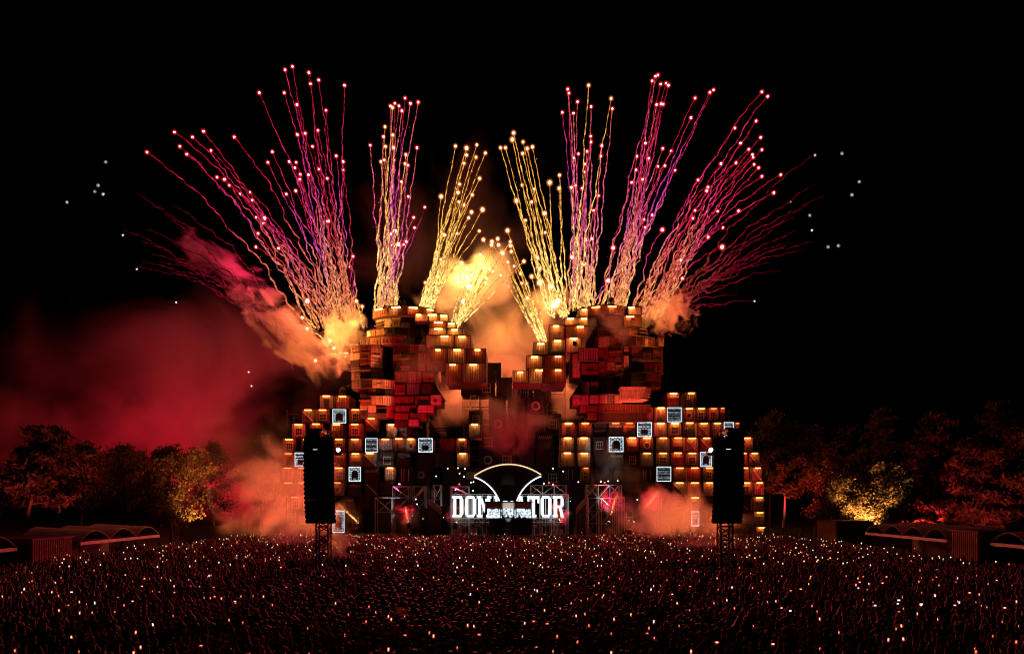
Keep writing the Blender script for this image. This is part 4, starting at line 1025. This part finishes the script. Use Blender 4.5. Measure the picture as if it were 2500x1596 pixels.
# performers and crew on the deck
for x, Y_, pi, li, lab in ((1240,110.9,0,0,'person standing behind the desk at the middle of the DJ booth'), (1228,110.9,1,1,'person left of the middle of the DJ booth with raised arm'), (1254,110.9,3,0,'person right of the middle of the DJ booth with both arms up'), (1268,110.9,0,2,'person at the right end of the desk in the DJ booth'),
        (1168,109.2,0,2,'person in pale shirt on the deck under the second letter'), (1192,109.3,0,0,'dark person on the deck under the left corner of the booth canopy'), (1328,109.4,1,1,'person on the deck in front of the last letters')):
    v = P(x, 1280, Y_); t = thing('person', lab, 'person', (v.x, Y_, 3.11 if Y_ > 110.5 else 1.62), math.pi + random.uniform(-.4, .4), 'people on the stage'); link('body', NEAR[pi, li], t); link('hair', HAIR[LOOKS[li][3], LOOKS[li][2]], t)
# flag held up in the crowd
v = P(1650, 1412, 68); t = thing('hand_flag', 'small pale flag on a pole held up in the crowd near the right tower', 'flag', v)
m = MB(); m.tube((0,0,-.6), (0,0,1.2), .02, n=5); m.build('pole', 'alu', t)
m = MB(); m.add([(0,0,.2),(0,0,1.2),(-.25,.08,1.05),(-.45,.0,.75),(-.3,-.05,.45),(0,.01,.2),(0,.01,1.2),(-.25,.09,1.05),(-.45,.01,.75),(-.3,-.04,.45)], [(0,1,2,3,4),(9,8,7,6,5),(1,0,5,6),(2,1,6,7),(3,2,7,8),(4,3,8,9),(0,4,9,5)]); m.build('cloth', 'pale_board', t)

# ------------------------------------------------------------------ fireworks
def ico(r, sub=1):
    bm = bmesh.new(); bmesh.ops.create_icosphere(bm, subdivisions=sub, radius=r); me = bpy.data.meshes.new('star'); bm.to_mesh(me); bm.free(); return me
emit('star_core', (1., .80, .62), 12., False); emit('star_gold', (1., .85, .5), 14., False)
lens_halo('star_flame_red', (1., .03, .05), 9.); lens_halo('star_flame_gold', (1., .26, .04), 9.)
STAR = {}
for k, cm_ in (('red', 'star_core'), ('gold', 'star_gold')):
    a = ico(.15, 1); a.materials.append(M[cm_]); b = ico(1., 2); b.materials.append(M['star_flame_' + k]); STAR[k] = (a, b)
TIP = {'crimson': ((.40,.003,.015), (.48,.02,.06), (.95,.24,.08)), 'magenta': ((.52,.008,.03), (.55,.03,.16), (1.05,.36,.10)), 'violet': ((.62,.015,.06), (.48,.04,.34), (1.05,.36,.11)),
       'pinkgold': ((.85,.12,.10), (.75,.10,.25), (1.4,.65,.16)), 'gold': ((1.,.36,.05), (1.2,.60,.12), (1.9,1.15,.34)), 'dim': ((.05,.0,.004), (.12,.003,.010), (.30,.035,.02))}
rf = random.Random(21)
def comet(base, head, bend, pal, label, group, big=1., star=True, wig=1., rad=1.):
    d = head - base; L = d.length; N = max(14, int(L/.75))
    ctrl = base.lerp(head, .5) + Vector((0, 0, bend*L)); ph = [rf.uniform(0, 6.3) for _ in range(6)]
    a = d.cross(Vector((0, 1, 0))).normalized(); b = Vector((0, 1, 0))
    pts, rads, cols = [], [], []; c0, c1, c2 = TIP[pal]
    for i in range(N + 1):
        t = i/N; p_ = base*(1-t)**2 + ctrl*2*t*(1-t) + head*t*t; s_ = t*L
        amp = wig*(.14 + .62*(1 - t)**1.1)*min(1, (1 - t)*9)*min(1, .3 + t*5)
        w1 = math.sin(s_*.42 + ph[0]) + .6*math.sin(s_*1.13 + ph[1]) + .45*math.sin(s_*2.3 + ph[2]) + rf.uniform(-.5, .5)
        w2 = math.sin(s_*.5 + ph[3]) + .6*math.sin(s_*1.31 + ph[4]) + rf.uniform(-.5, .5)
        pts.append(p_ + a*w1*amp*.5 + b*w2*amp*.5)
        rads.append(rad*(.045 + .095*(1 - t)**1.1)*rf.uniform(.55, 1.5))
        c = [x*(1-u) + y_*u for x, y_, u in zip(c1, c0, [max(0, (t - .5)*2)]*3)] if t > .5 else [x*(1-u) + y_*u for x, y_, u in zip(c2, c1, [t*2]*3)]
        cols.append(tuple(c))
    ob = thing('firework_comet', label, 'firework', base, 0, group)
    m = MB(); m.path([p_ - base for p_ in pts], rads, 4)
    # loose embers shed along the trail
    nv0 = len(m.v); extra = []
    for _ in range(int(N*.5)):
        i = int(rf.random()**1.4*N); c = pts[i] - base + Vector((rf.gauss(0, .28), rf.gauss(0, .28), rf.gauss(-.1, .3)))*wig; r = rf.uniform(.03, .07)
        m.add([c + Vector((r,0,0)), c + Vector((-r,0,0)), c + Vector((0,0,r*1.6)), c + Vector((0,r,-r))], [(0,2,3),(2,1,3),(1,0,3),(0,1,2)]); extra += [cols[i]]*4
    me = m.mesh('trail', 'ember_trail'); at = me.color_attributes.new('Col', 'FLOAT_COLOR', 'POINT')
    cc = [(*c, 1) for c in cols for _ in range(4)] + [(*c, 1) for c in extra]
    at.data.foreach_set('color', [x for c in cc for x in c])
    link('trail', me, ob)
    if star:
        k = 'gold' if pal == 'gold' else 'red'; st = link('star', STAR[k][0], ob, head - base, 0, (big, big, big)); link('flame', STAR[k][1], st, None, 0, [.62/big**.5]*3)
    return ob
def fan(bx, by, spread, Yb, heads, pal, bend, label, group, wig=1., ydep=9., rad=1., extra=0, star=True):
    for i, hd in enumerate(sorted(heads)):
        x, y_ = hd[0], hd[1]; big = hd[2] if len(hd) > 2 else 1.
        u = rf.uniform(-1, 1)
        b = P(bx + u*spread + (x - bx)*.13, by + rf.uniform(-6, 10), Yb + rf.uniform(-2.5, 2.5)); Yh = Yb + rf.uniform(-ydep, ydep)
        comet(b, P(x, y_, Yh), bend*rf.uniform(.7, 1.3), pal if isinstance(pal, str) else rf.choice(pal), f'{ORD[i+1]} from the left, {label}', group, big, star, wig, rad)
def more(heads, n, jx=14, jy=40, cut=.0):
    """comets not picked out one by one in the fan: between the listed ones"""
    out = []
    for _ in range(n):
        a, b = rf.choice(heads), rf.choice(heads); out.append(((a[0]+b[0])/2 + rf.uniform(-jx, jx), (a[1]+b[1])/2 + rf.uniform(-jy, jy), .85))
    return out
h2 = [(359,372),(426,323),(497,321),(439,358),(470,335),(456,377),(515,368),(572,335),(530,433),(548,438),(560,453),(587,473),(610,470),(616,489),(625,531),(646,533,1.6),(630,570),(643,545),(625,603),(680,606),(700,673),(750,735,2.4)]
fan(832, 800, 26, 124, h2, ['crimson','magenta','magenta','crimson','violet'], .17, 'crimson comet of the wide fan bending far left', 'far left firework fan', 1.2)
h3 = [(633,227),(696,171),(714,163),(754,178),(758,205),(778,196),(841,209),(694,227),(725,256),(796,270),(726,329),(745,326),(776,319),(665,371),(654,397),(706,395),(723,397),(720,410),(733,426),(732,438),(763,358),(753,427),(779,413),(799,436),(821,381),(838,395),(838,415),(699,474),(722,466),(801,540,1.8),(862,626),(855,651)]
fan(850, 770, 26, 124, h3, ['magenta','magenta','crimson','crimson','violet'], .06, 'magenta comet of the tall left-leaning fan', 'left firework fan', 1.1)
h4 = [(953,259),(958,263),(964,253),(974,259),(989,240),(981,271),(1002,253),(1021,250),(904,355),(940,310),(936,334),(959,330),(941,358),(1018,361),(930,395),(938,391),(962,391),(961,361),(989,400),(991,378),(980,444),(996,404),(997,480),(1010,531),(1012,556),(1037,506),(964,564,2.2),(973,597,2.2),(954,571),(955,598),(985,597),(992,590)]
fan(940, 745, 30, 123, h4, ['pinkgold','pinkgold','gold','violet'], .012, 'pink-gold comet of the upright fan on the left skull', 'upright left firework fan', .8)
h5 = [(1112,357),(1139,362,1.8),(1164,354),(1185,374),(1139,379),(1133,399),(1162,384),(1122,450),(1118,470,1.5),(1077,480,1.6),(1120,493),(1133,501),(1171,436,1.3),(1153,476),(1151,518,1.6),(1178,512,1.9),(1144,532),(1170,564),(1085,574,1.6),(1116,570),(1066,616),(1076,633),(1038,690)]
fan(1030, 752, 24, 123, h5, 'gold', .012, 'gold comet of the fan leaning right from left skull', 'inner left gold firework fan', .6)
h6 = [(1127,643,1.3),(1172,623,1.4),(1140,656,1.2),(1138,675,1.2),(1151,672,1.3),(1119,690,1.2),(1145,700,3.),(1179,655),(1195,657),(1203,663),(1187,678),(1185,690),(1223,672),(1132,736,2.6),(1226,617,1.6),(1279,638,1.4),(1200,598,1.4),(1215,583,1.5),(1246,590,1.2)]
fan(1105, 790, 16, 125, h6, 'gold', .01, 'short gold comet shooting right between the skulls', 'short left gold firework fan', .35, 6)
r6 = [(1180,585,1.5),(1201,590,1.5),(1217,598,1.4),(1239,563,1.7),(1246,600,1.4),(1248,614,1.4),(1255,650),(1271,668),(1274,692),(1286,692),(1298,675,1.7),(1287,728,1.5),(1228,620),(1240,640)]
fan(1338, 826, 10, 125, r6, 'gold', .01, 'short gold comet shooting left between the skulls', 'short right gold firework fan', .35, 6)
r5 = [(1222,361),(1234,361),(1251,341,1.6),(1254,325,1.2),(1277,347),(1287,363,1.2),(1300,359,1.2),(1276,375),(1261,490,1.7),(1275,452),(1304,462),(1298,493),(1342,446,1.8),(1365,460,1.4),(1366,428),(1283,538),(1329,521,1.4),(1331,568),(1310,630,2.4),(1316,655,2.4),(1318,690,2.6),(1345,700,1.8),(1352,745,3.4),(1362,735,3.)]
fan(1372, 768, 20, 124, r5, 'gold', .012, 'gold comet of the fan leaning left from right skull', 'inner right gold firework fan', .6)
r4 = [(1386,218),(1389,228),(1437,209),(1410,249),(1400,277),(1373,275),(1443,261),(1492,241),(1495,266),(1442,333),(1443,347),(1412,376),(1469,356),(1467,381),(1400,386),(1433,370),(1428,401),(1428,420),(1395,458),(1405,453),(1421,460),(1461,478),(1449,514),(1412,580),(1430,586,1.8),(1446,583),(1397,628,1.8),(1428,645,1.6)]
fan(1415, 750, 26, 123, r4, ['pinkgold','pinkgold','gold','violet'], .012, 'pink-gold comet of the upright fan on the right skull', 'upright right firework fan', .8)
r3 = [(1592,198),(1600,187),(1606,184),(1613,206),(1626,204),(1632,209),(1603,256),(1614,254),(1619,255),(1697,240),(1733,226),(1742,220),(1687,288),(1576,350),(1618,363),(1639,369),(1584,387),(1606,407),(1648,416),(1623,405),(1555,382),(1542,446),(1553,415),(1569,438),(1592,525),(1572,536),(1575,555),(1497,605,1.8),(1485,685,2.)]
fan(1480, 750, 32, 123, r3, ['magenta','violet','magenta','pinkgold','crimson'], .065, 'violet comet of the tall right-leaning fan', 'right firework fan', 1.)
r2 = [(1860,225),(1874,236),(1846,296),(1794,313),(1857,336),(1808,350),(1828,365),(1860,366),(1837,378),(1839,385),(1760,400),(1797,398),(1841,402),(1852,410),(1860,431),(1906,427),(1889,471),(1704,440),(1728,457),(1725,466),(1697,514),(1752,516),(1692,533),(1803,515),(1765,556),(1729,579),(1763,603,1.8),(1617,561,1.8),(1662,635),(1666,680,1.5)]
fan(1545, 770, 34, 124, r2, ['crimson','magenta','crimson','crimson','magenta'], .16, 'crimson comet of the wide fan sweeping far right', 'far right firework fan', 1.25)
dl = [(330,470),(300,560),(345,590),(360,560),(400,520),(430,580),(390,640),(348,640),(440,610),(420,500),(370,620),(470,640),(330,650),(410,660)]
fan(760, 830, 30, 126, dl, 'dim', .15, 'faint burnt-out trail low on the far left', 'faint left trails', 1.6, 8, 1.4, star=False)
dr = [(1990,450),(1975,500),(2010,480),(1950,560),(1940,530),(1985,590),(1920,600),(1960,610),(1880,640),(1905,660),(1930,590),(1850,625),(1800,720),(1835,735),(1780,745),(1990,375),(1870,580),(1820,650),(1790,690)]
fan(1580, 775, 26, 126, dr, 'dim', .14, 'faint burnt-out trail low on the far right', 'faint right trails', 1.6, 8, 1.4, star=False)
# short crackling stars beside the left skull
for i, (x0, y0, x1, y1) in enumerate(((880,790,870,735),(888,800,884,748),(770,800,738,775),(790,830,750,802),(820,850,806,832),(845,870,815,850),(850,860,770,880))):
    comet(P(x0, y0, 119), P(x1, y1, 118.5), .2, 'gold', f'{ORD[i+1]} small curling spark beside the left skull, counted downwards', 'curling sparks at the left skull', 1.1, True, .6, .7)
# loose sparks far out in the sky
m_ = ico(.11, 1); m_.materials.append(M['spark'])
for i, (x, y_) in enumerate(((258,396),(240,453),(231,468),(252,475),(164,494),(300,574),(334,657),(430,738),(607,908),(614,942),(1990,379),(2056,375),(2098,444),(2080,476),(1930,492),(1977,526),(1982,562),(2022,603),(2047,600),(1842,735))):
    tag(link('spark', m_, None, P(x, y_, 122 + rf.uniform(-8, 8))), f'tiny white spark in the sky outside the fans, ' + (f'{ORD[i+1]} on the left side' if i < 10 else f'{ORD[i-9]} on the right side'), 'spark', 'lone sparks in the sky')

for i, (x, y_) in enumerate(((1065,1162),(1093,1143),(1118,1142),(1122,1155),(1135,1144),(1133,1163),(1112,1195),(1155,1197),(1156,1176),(1150,1177),(1018,1230),(1015,1218),(974,1181),(1350,1143),(1375,1150),(1412,1176),(1328,1180),(1467,1175),(1485,1174),(1508,1173),(1350,1182),(1556,1219))):
    tag(link('stage_spark', m_, None, P(x, y_, 109.5)), f'small white twinkling light before the dark middle of the stage, {ORD[i+1]} of them', 'spark', 'twinkling lights on the stage')
# ------------------------------------------------------------------ firework light as added point lamps, many shifted to light smoke and crowd
GOLD = (1., .29, .05); ORNG = (1., .15, .045); REDL = (1., .004, .085)
def burst(x, y_, Y, color, e, size=1.5):
    lamp('firework_light', 'POINT', P(x, y_, Y), color, e*(660 if color != REDL else 1000), None, size)
#LIGHTS
burst(1135, 680, 133, (1., .44, .09), 17); burst(1165, 635, 132, (1., .44, .09), 8); burst(1310, 730, 132, GOLD, 7); burst(1225, 810, 141, GOLD, 6, 3.); burst(1345, 740, 128, GOLD, 6); burst(1080, 720, 127, GOLD, 4)
burst(930, 700, 127, ORNG, 5); burst(1410, 700, 127, ORNG, 5)
burst(850, 790, 117.5, GOLD, 13, 3.); burst(800, 810, 118, GOLD, 7, 3.); burst(735, 755, 120, ORNG, 8, 3.); burst(780, 890, 118.5, ORNG, 9, 3.); burst(1590, 735, 118, GOLD, 6, 3.); burst(1650, 750, 117, ORNG, 7, 3.)
burst(640, 600, 126, REDL, 20); burst(1680, 560, 126, REDL, 16); burst(930, 480, 126, REDL, 10); burst(1410, 480, 126, REDL, 10)
burst(1085, 930, 138, ORNG, 16); burst(1392, 930, 138, ORNG, 16); burst(1225, 960, 143, ORNG, 16, 3.)

# red floodlights standing along the front of the stage
FR, FO = (1., .006, .035), (1., .17, .05)
FL = sorted([(720, 107.5, 720, 1080, FR, 7000), (915, 107.5, 893, 925, FO, 48000), (900, 107.5, 900, 930, FR, 28000), (985, 107.5, 1010, 850, FR, 30000), (1085, 107.5, 1120, 920, FR, 19000), (1385, 107.5, 1330, 920, FR, 20000), (1170, 117, 1240, 1000, FR, 14000), (1310, 117, 1270, 1000, FR, 14000), (1470, 107.5, 1470, 830, FR, 30000), (1425, 107.5, 1545, 960, FO, 36000), (1600, 107.5, 1570, 880, FR, 28000), (1760, 107.5, 1700, 1080, FR, 7000)])
for i, (x, Y_, tx, ty, fc_, fe_) in enumerate(FL):
    b = P(x, 1300, Y_); b.z = .02 if Y_ < 110 else 1.52
    moving_head(b, f'red floodlight at the foot of the stage set, {ORD[i+1]} from the left', P(tx, ty, 118 if Y_ < 110 else 124), fc_, fe_, .62 if fc_ == FR else .36, 'lens_red', 1.2, 'red floodlights before the stage', 'floodlight', .3)
# floodlights added on the ground to light the smoke clouds
for x, Y_, tx, ty, TY, c_, e_, sp, lab in ((775,113,700,1200,101,FO,40000,2.0,'orange floodlight on the ground inside the left smoke cloud'), (1690,111,1650,1240,100,FO,36000,2.0,'orange floodlight on the ground inside the right smoke cloud'),
        (1725,90,1745,1330,80,FO,18000,2.2,'red floodlight on the ground behind the right speaker tower'), (812,72,832,1330,66,FO,9000,1.6,'orange floodlight on the ground behind the left speaker tower'),
        (610,146,540,1000,156,FR,75000,2.2,'red floodlight on the ground behind the left fence'), (330,140,320,1000,150,FR,50000,2.2,'red floodlight on the ground behind the left trees'), (700,96,715,1320,86,FR,12000,2.0,'red floodlight on the ground in the left crowd smoke'), (650,108,640,1200,106,FR,7000,2.4,'red floodlight on the ground at the left fence')):
    b = P(x, 1300, Y_); b.z = .02; moving_head(b, lab, P(tx, ty, TY), c_, e_, sp, 'lens_red', 1.2, 'floodlights in the smoke', 'floodlight', .3)
# crimson floodlights added on the scaffold tops to rim-light the crowd
for i, (x, y_, Y_) in enumerate(((978, 1187, 114.2), (1122, 1187, 114.6), (1340, 1184, 114.6), (1475, 1183, 114.1))):
    b = P(x, y_, Y_); b.z += .06; moving_head(b, f'crimson crowd floodlight on a scaffold top, {ORD[i+1]} from the left', Vector((b.x*1.4, 90, 1.5)), (1., .004, .075), 20000, 1.35, 'lens_red', .6, 'crimson crowd floodlights', 'floodlight', .2)
# white front lights on the deck
for x, tx, ty, e_, lab in ((1241,1241,1232,1800,'white front light before the middle of the DJ booth'), (950,955,1218,5000,'white front light before the left scaffold'), (1475,1475,1212,5000,'white front light before the right scaffold'), (1340,1340,1195,2500,'white front light before the last letters')):
    b = P(x, 1288, 107.8); b.z = 1.625; moving_head(b, lab, P(tx, ty, 110.5 if tx == 1241 else 113), (.9, .95, 1.), e_, .45, 'lens_hot', .4, 'white front lights on the deck', size=.1)
# yellow beams from the deck
for x, y_, tx, ty, lab in ((880,1281,815,1228,'small bright spotlight at the left end throwing a yellow beam up left'), (998,1280,988,1240,'small bright spotlight under the left scaffold'), (1111,1280,1140,1240,'small bright spotlight under the first letter'), (1372,1280,1352,1250,'small bright spotlight under the last letter'), (1485,1278,1515,1180,'small bright spotlight under the right scaffold throwing a tall beam'), (1544,1278,1640,1170,'small bright spotlight at the right end throwing a beam up right')):
    a = P(x, y_, 109.5); a.z -= .65
    moving_head(a, lab, P(tx, ty, 110.5), (1., .30, .07), 45000, R(8), 'lens_hot', 1., 'yellow beam spotlights on the deck', size=.1)
    if a.z > 1.66: pass
# spotlights hung on the speaker towers
for b, dx, lab in ((pa_l, 1.5, 'round lit spotlight on the side of the left speaker tower'), (pa_r, -1.5, 'round lit spotlight on the side of the right speaker tower')):
    t = moving_head(Vector((b.x + dx, 57.2, P(0, 1112, 57.2).z)), lab, Vector((b.x + dx*1.6, 43, 7)), lens='lens_hot', s=.85)
    m = MB(); m.box((-abs(dx)*.55 if dx > 0 else 0.2, .3, .1), (-.2 if dx > 0 else abs(dx)*.55, .42, .25)); m.build('bracket', 'black_paint', t)
# ground uplights under the trees; only the bright tree's is real, others added
def uplight(x, Y_, tx, ty, TY, e, lab, color=(1., .42, .12), spot=1.3):
    b = P(x, 1300, Y_); b.z = 0.02; moving_head(b, lab, P(tx, ty, TY), color, e, spot, 'lens_hot', 1., 'uplights under the trees', 'floodlight', .2)
uplight(2113, 100.2, 2114, 1130, 105, 42000, 'yellow uplight on the ground under the bright tree on the right')
uplight(505, 96, 455, 1170, 101, 16000, 'yellow uplight on the ground under the gold-edged tree on the left', spot=.9)
uplight(120, 88, 90, 1090, 98, 16000, 'red uplight on the ground under the leaning pine on the left', (1., .06, .06), 1.2)
uplight(2380, 90, 2400, 1150, 100, 16000, 'red uplight on the ground under the spreading pine on the right', (1., .05, .05), 1.2)
uplight(1925, 104, 1930, 1120, 114, 14000, 'red uplight on the ground under the birch', (1., .05, .05), 1.2)
uplight(2250, 100, 2250, 1030, 116, 26000, 'red uplight on the ground behind the right bar tents', (1., .03, .04), 1.3)

# ------------------------------------------------------------------ smoke
def smoke(label, cx, cy_, Y, rad, dens, scale=.08, thr=.45, soft=.2, rot=0., edge=1.6, aniso=.0, color=(1,1,1), stretch=None, detail=4.):
    bm = bmesh.new(); bmesh.ops.create_icosphere(bm, subdivisions=2, radius=1.08); me = bpy.data.meshes.new('smoke_cloud'); bm.to_mesh(me); bm.free()
    o = link('smoke_cloud', me, None, P(cx, cy_, Y) if not isinstance(cx, Vector) else cx, 0, rad); o.rotation_euler = (0, R(rot), 0)
    m, n, l, out = newmat('smoke_%d' % len(M))
    tc = n.new('ShaderNodeTexCoord'); ln = n.new('ShaderNodeVectorMath'); ln.operation = 'LENGTH'; l.new(tc.outputs['Object'], ln.inputs[0])
    mp = n.new('ShaderNodeMapping'); mp.inputs['Scale'].default_value = (rad[0], rad[1], rad[2]); mp.inputs['Location'].default_value = (cx*.37 % 50, cy_*.21 % 50, 0)
    l.new(tc.outputs['Object'], mp.inputs[0])
    nz = n.new('ShaderNodeTexNoise'); nz.inputs['Scale'].default_value = scale; nz.inputs['Detail'].default_value = detail; nz.inputs['Roughness'].default_value = .58; nz.inputs['Distortion'].default_value = .6
    if stretch:
        m2 = n.new('ShaderNodeMapping'); m2.inputs['Scale'].default_value = stretch; l.new(mp.outputs[0], m2.inputs[0]); l.new(m2.outputs[0], nz.inputs['Vector'])
    else: l.new(mp.outputs[0], nz.inputs['Vector'])
    # distance from the centre eats into the noise, so that the border breaks up into billows
    fa = n.new('ShaderNodeMapRange'); fa.inputs[1].default_value = .15; fa.inputs[2].default_value = 1.0; fa.inputs[3].default_value = 0.; fa.inputs[4].default_value = .36*edge/1.6
    l.new(ln.outputs['Value'], fa.inputs[0])
    sb_ = n.new('ShaderNodeMath'); sb_.operation = 'SUBTRACT'; l.new(nz.outputs[0], sb_.inputs[0]); l.new(fa.outputs[0], sb_.inputs[1])
    mr = n.new('ShaderNodeMapRange'); mr.interpolation_type = 'SMOOTHSTEP'; mr.inputs[1].default_value = thr - .2; mr.inputs[2].default_value = thr - .2 + soft; mr.inputs[3].default_value = 0; mr.inputs[4].default_value = dens
    l.new(sb_.outputs[0], mr.inputs[0])
    v = n.new('ShaderNodeVolumeScatter'); v.inputs['Color'].default_value = (*color, 1); v.inputs['Anisotropy'].default_value = aniso
    l.new(mr.outputs[0], v.inputs['Density']); l.new(v.outputs[0], out.inputs['Volume'])
    me.materials.append(m); tag(o, label, 'smoke', 'smoke clouds', 'stuff'); return o
#SMOKE
smoke('huge dim red smoke bank drifting over the trees on the left', 340, 970, 152, (62, 16, 33), .032, .04, .45, .34)
smoke('dense red smoke between the left trees and the container stack', 600, 1150, 128, (16, 9, 14), .055, .10, .45, .28)
smoke('orange smoke cloud beside the left container stack', 690, 1210, 101, (11, 5, 10), .15, .17, .44, .2)
smoke('rising smoke column behind the left speaker tower', 830, 1330, 66, (1.8, 1.6, 3.2), 1.0, .6, .45, .2)
smoke('red smoke over the crowd beside the left speaker tower', 715, 1325, 86, (6.5, 4.5, 3.6), .12, .25, .45, .25)
smoke('orange smoke cloud before the right container stack', 1650, 1262, 100, (12.5, 6, 6), .14, .16, .44, .22)
smoke('red smoke drifting at the foot of the right speaker tower', 1735, 1345, 80, (6.5, 4, 3.6), .2, .28, .45, .22)
smoke('golden smoke rising between the two skulls', 1225, 850, 140, (17, 8, 20), .12, .11, .44, .30)
smoke('orange smoke behind the inner containers of the left stack', 1105, 990, 133, (7, 3, 8), .16, .2, .42, .28)
smoke('orange smoke behind the inner containers of the right stack', 1375, 985, 133, (5, 3, 7), .16, .2, .42, .28)
smoke('golden firework smoke above the gap between the skulls', 1160, 690, 133, (11, 6, 10), .14, .16, .45, .26)
smoke('golden smoke around the foot of the inner right fan', 1340, 735, 129, (6, 3, 6.5), .12, .3, .46, .22)
smoke('golden smoke around the foot of the inner left fan', 1070, 735, 129, (5, 3, 5), .08, .3, .47, .22)
smoke('faint red smoke hanging behind the firework fans', 1080, 560, 150, (36, 8, 22), .012, .06, .47, .25)
smoke('billowing orange firework smoke beside the left skull', 838, 810, 122, (5.8, 4, 7.5), .6, .42, .5, .11, 20, detail=6.)
smoke('long plume of orange smoke blown out to the left', 715, 815, 124, (18, 4.5, 6.2), .45, .36, .51, .11, 38, stretch=(.6,1,1), detail=6.)
smoke('red tail of the long smoke plume in the upper left', 540, 645, 126, (14, 4, 5), .10, .34, .53, .14, 32, stretch=(.45,1,1.2), detail=6.)
smoke('billowing orange firework smoke beside the right skull', 1625, 765, 123, (7, 4, 6), .6, .48, .51, .11, detail=6.)
smoke('red smoke veil in front of the right skull', 1490, 800, 113, (6.5, 2.2, 4), .14, .3, .45, .25)
smoke('dark red smoke drifting over the centre containers', 1250, 1020, 123.5, (11.5, 3, 9), .22, .17, .47, .22)
smoke('thin red smoke hanging over the right half of the stage', 1510, 1160, 116.6, (10, 1.6, 6), .16, .2, .47, .22)
smoke('thin red smoke veil in front of the left skull', 1040, 890, 113, (6.5, 2, 7), .10, .25, .47, .22)
smoke('small red smoke puff rising from the near crowd', 1088, 1538, 30, (.42, .4, .85), 2.6, 1.8, .45, .16, -20)
smoke('smaller red smoke wisp over the near crowd', 980, 1494, 33, (.5, .4, .35), 1.2, 1.6, .45, .2)
smoke('thin smoke in the yellow beam at the left end of the stage', 847, 1254, 110, (2.6, 1.2, 2.6), .16, .5, .36, .3)
smoke('thin smoke in the yellow beam at the left scaffold of the stage', 993, 1262, 110, (2.6, 1.2, 2.6), .16, .5, .36, .3)
smoke('thin smoke in the yellow beam at the right scaffold of the stage', 1500, 1230, 110, (2.6, 1.2, 2.6), .16, .5, .36, .3)
smoke('thin smoke in the yellow beam at the right end of the stage', 1590, 1226, 110, (2.6, 1.2, 2.6), .16, .5, .36, .3)
smoke('thin smoke in the yellow beam at the first letter of the stage', 1128, 1258, 110, (2.6, 1.2, 2.6), .16, .5, .36, .3)
smoke('thin smoke in the yellow beam at the last letter of the stage', 1360, 1264, 110, (2.6, 1.2, 2.6), .16, .5, .36, .3)

# cables slung between the towers
for (x0, y0, Y0), (x1, y1, Y1), lab in (((1065, 953, 115.5), (1250, 920, 115.5), 'thin cable slung from the left skull to the centre containers'), ((640, 1020, 121), (737, 1000, 119), 'thin cable running out left from the container stack'), ((1296, 905, 115.3), (1440, 865, 115.3), 'thin cable slung across the right skull')):
    a, b = P(x0, y0, Y0), P(x1, y1, Y1); pts = [a.lerp(b, i/10) - a - Vector((0, 0, .5*math.sin(math.pi*i/10))) for i in range(11)]
    m = MB(); m.path(pts, [.025]*11, 4); tag(m.build('cable', 'dark_steel', None, a), lab, 'cable')
# things that still share a label are counted from the left
same = {}
for o in col.objects:
    if o.parent is None and 'label' in o and o.get('category') in ('person', 'phone'): same.setdefault(o['label'], []).append(o)
for lab, os_ in same.items():
    if len(os_) > 1:
        for i, o in enumerate(sorted(os_, key=lambda q: q.location.x/q.location.y)): o['label'] = f'{ORD[i+1]} ' + lab.replace(' in the ', ' in ').replace(' at the ', ' at ').replace(' the middle', ' middle').replace(', its', ',')
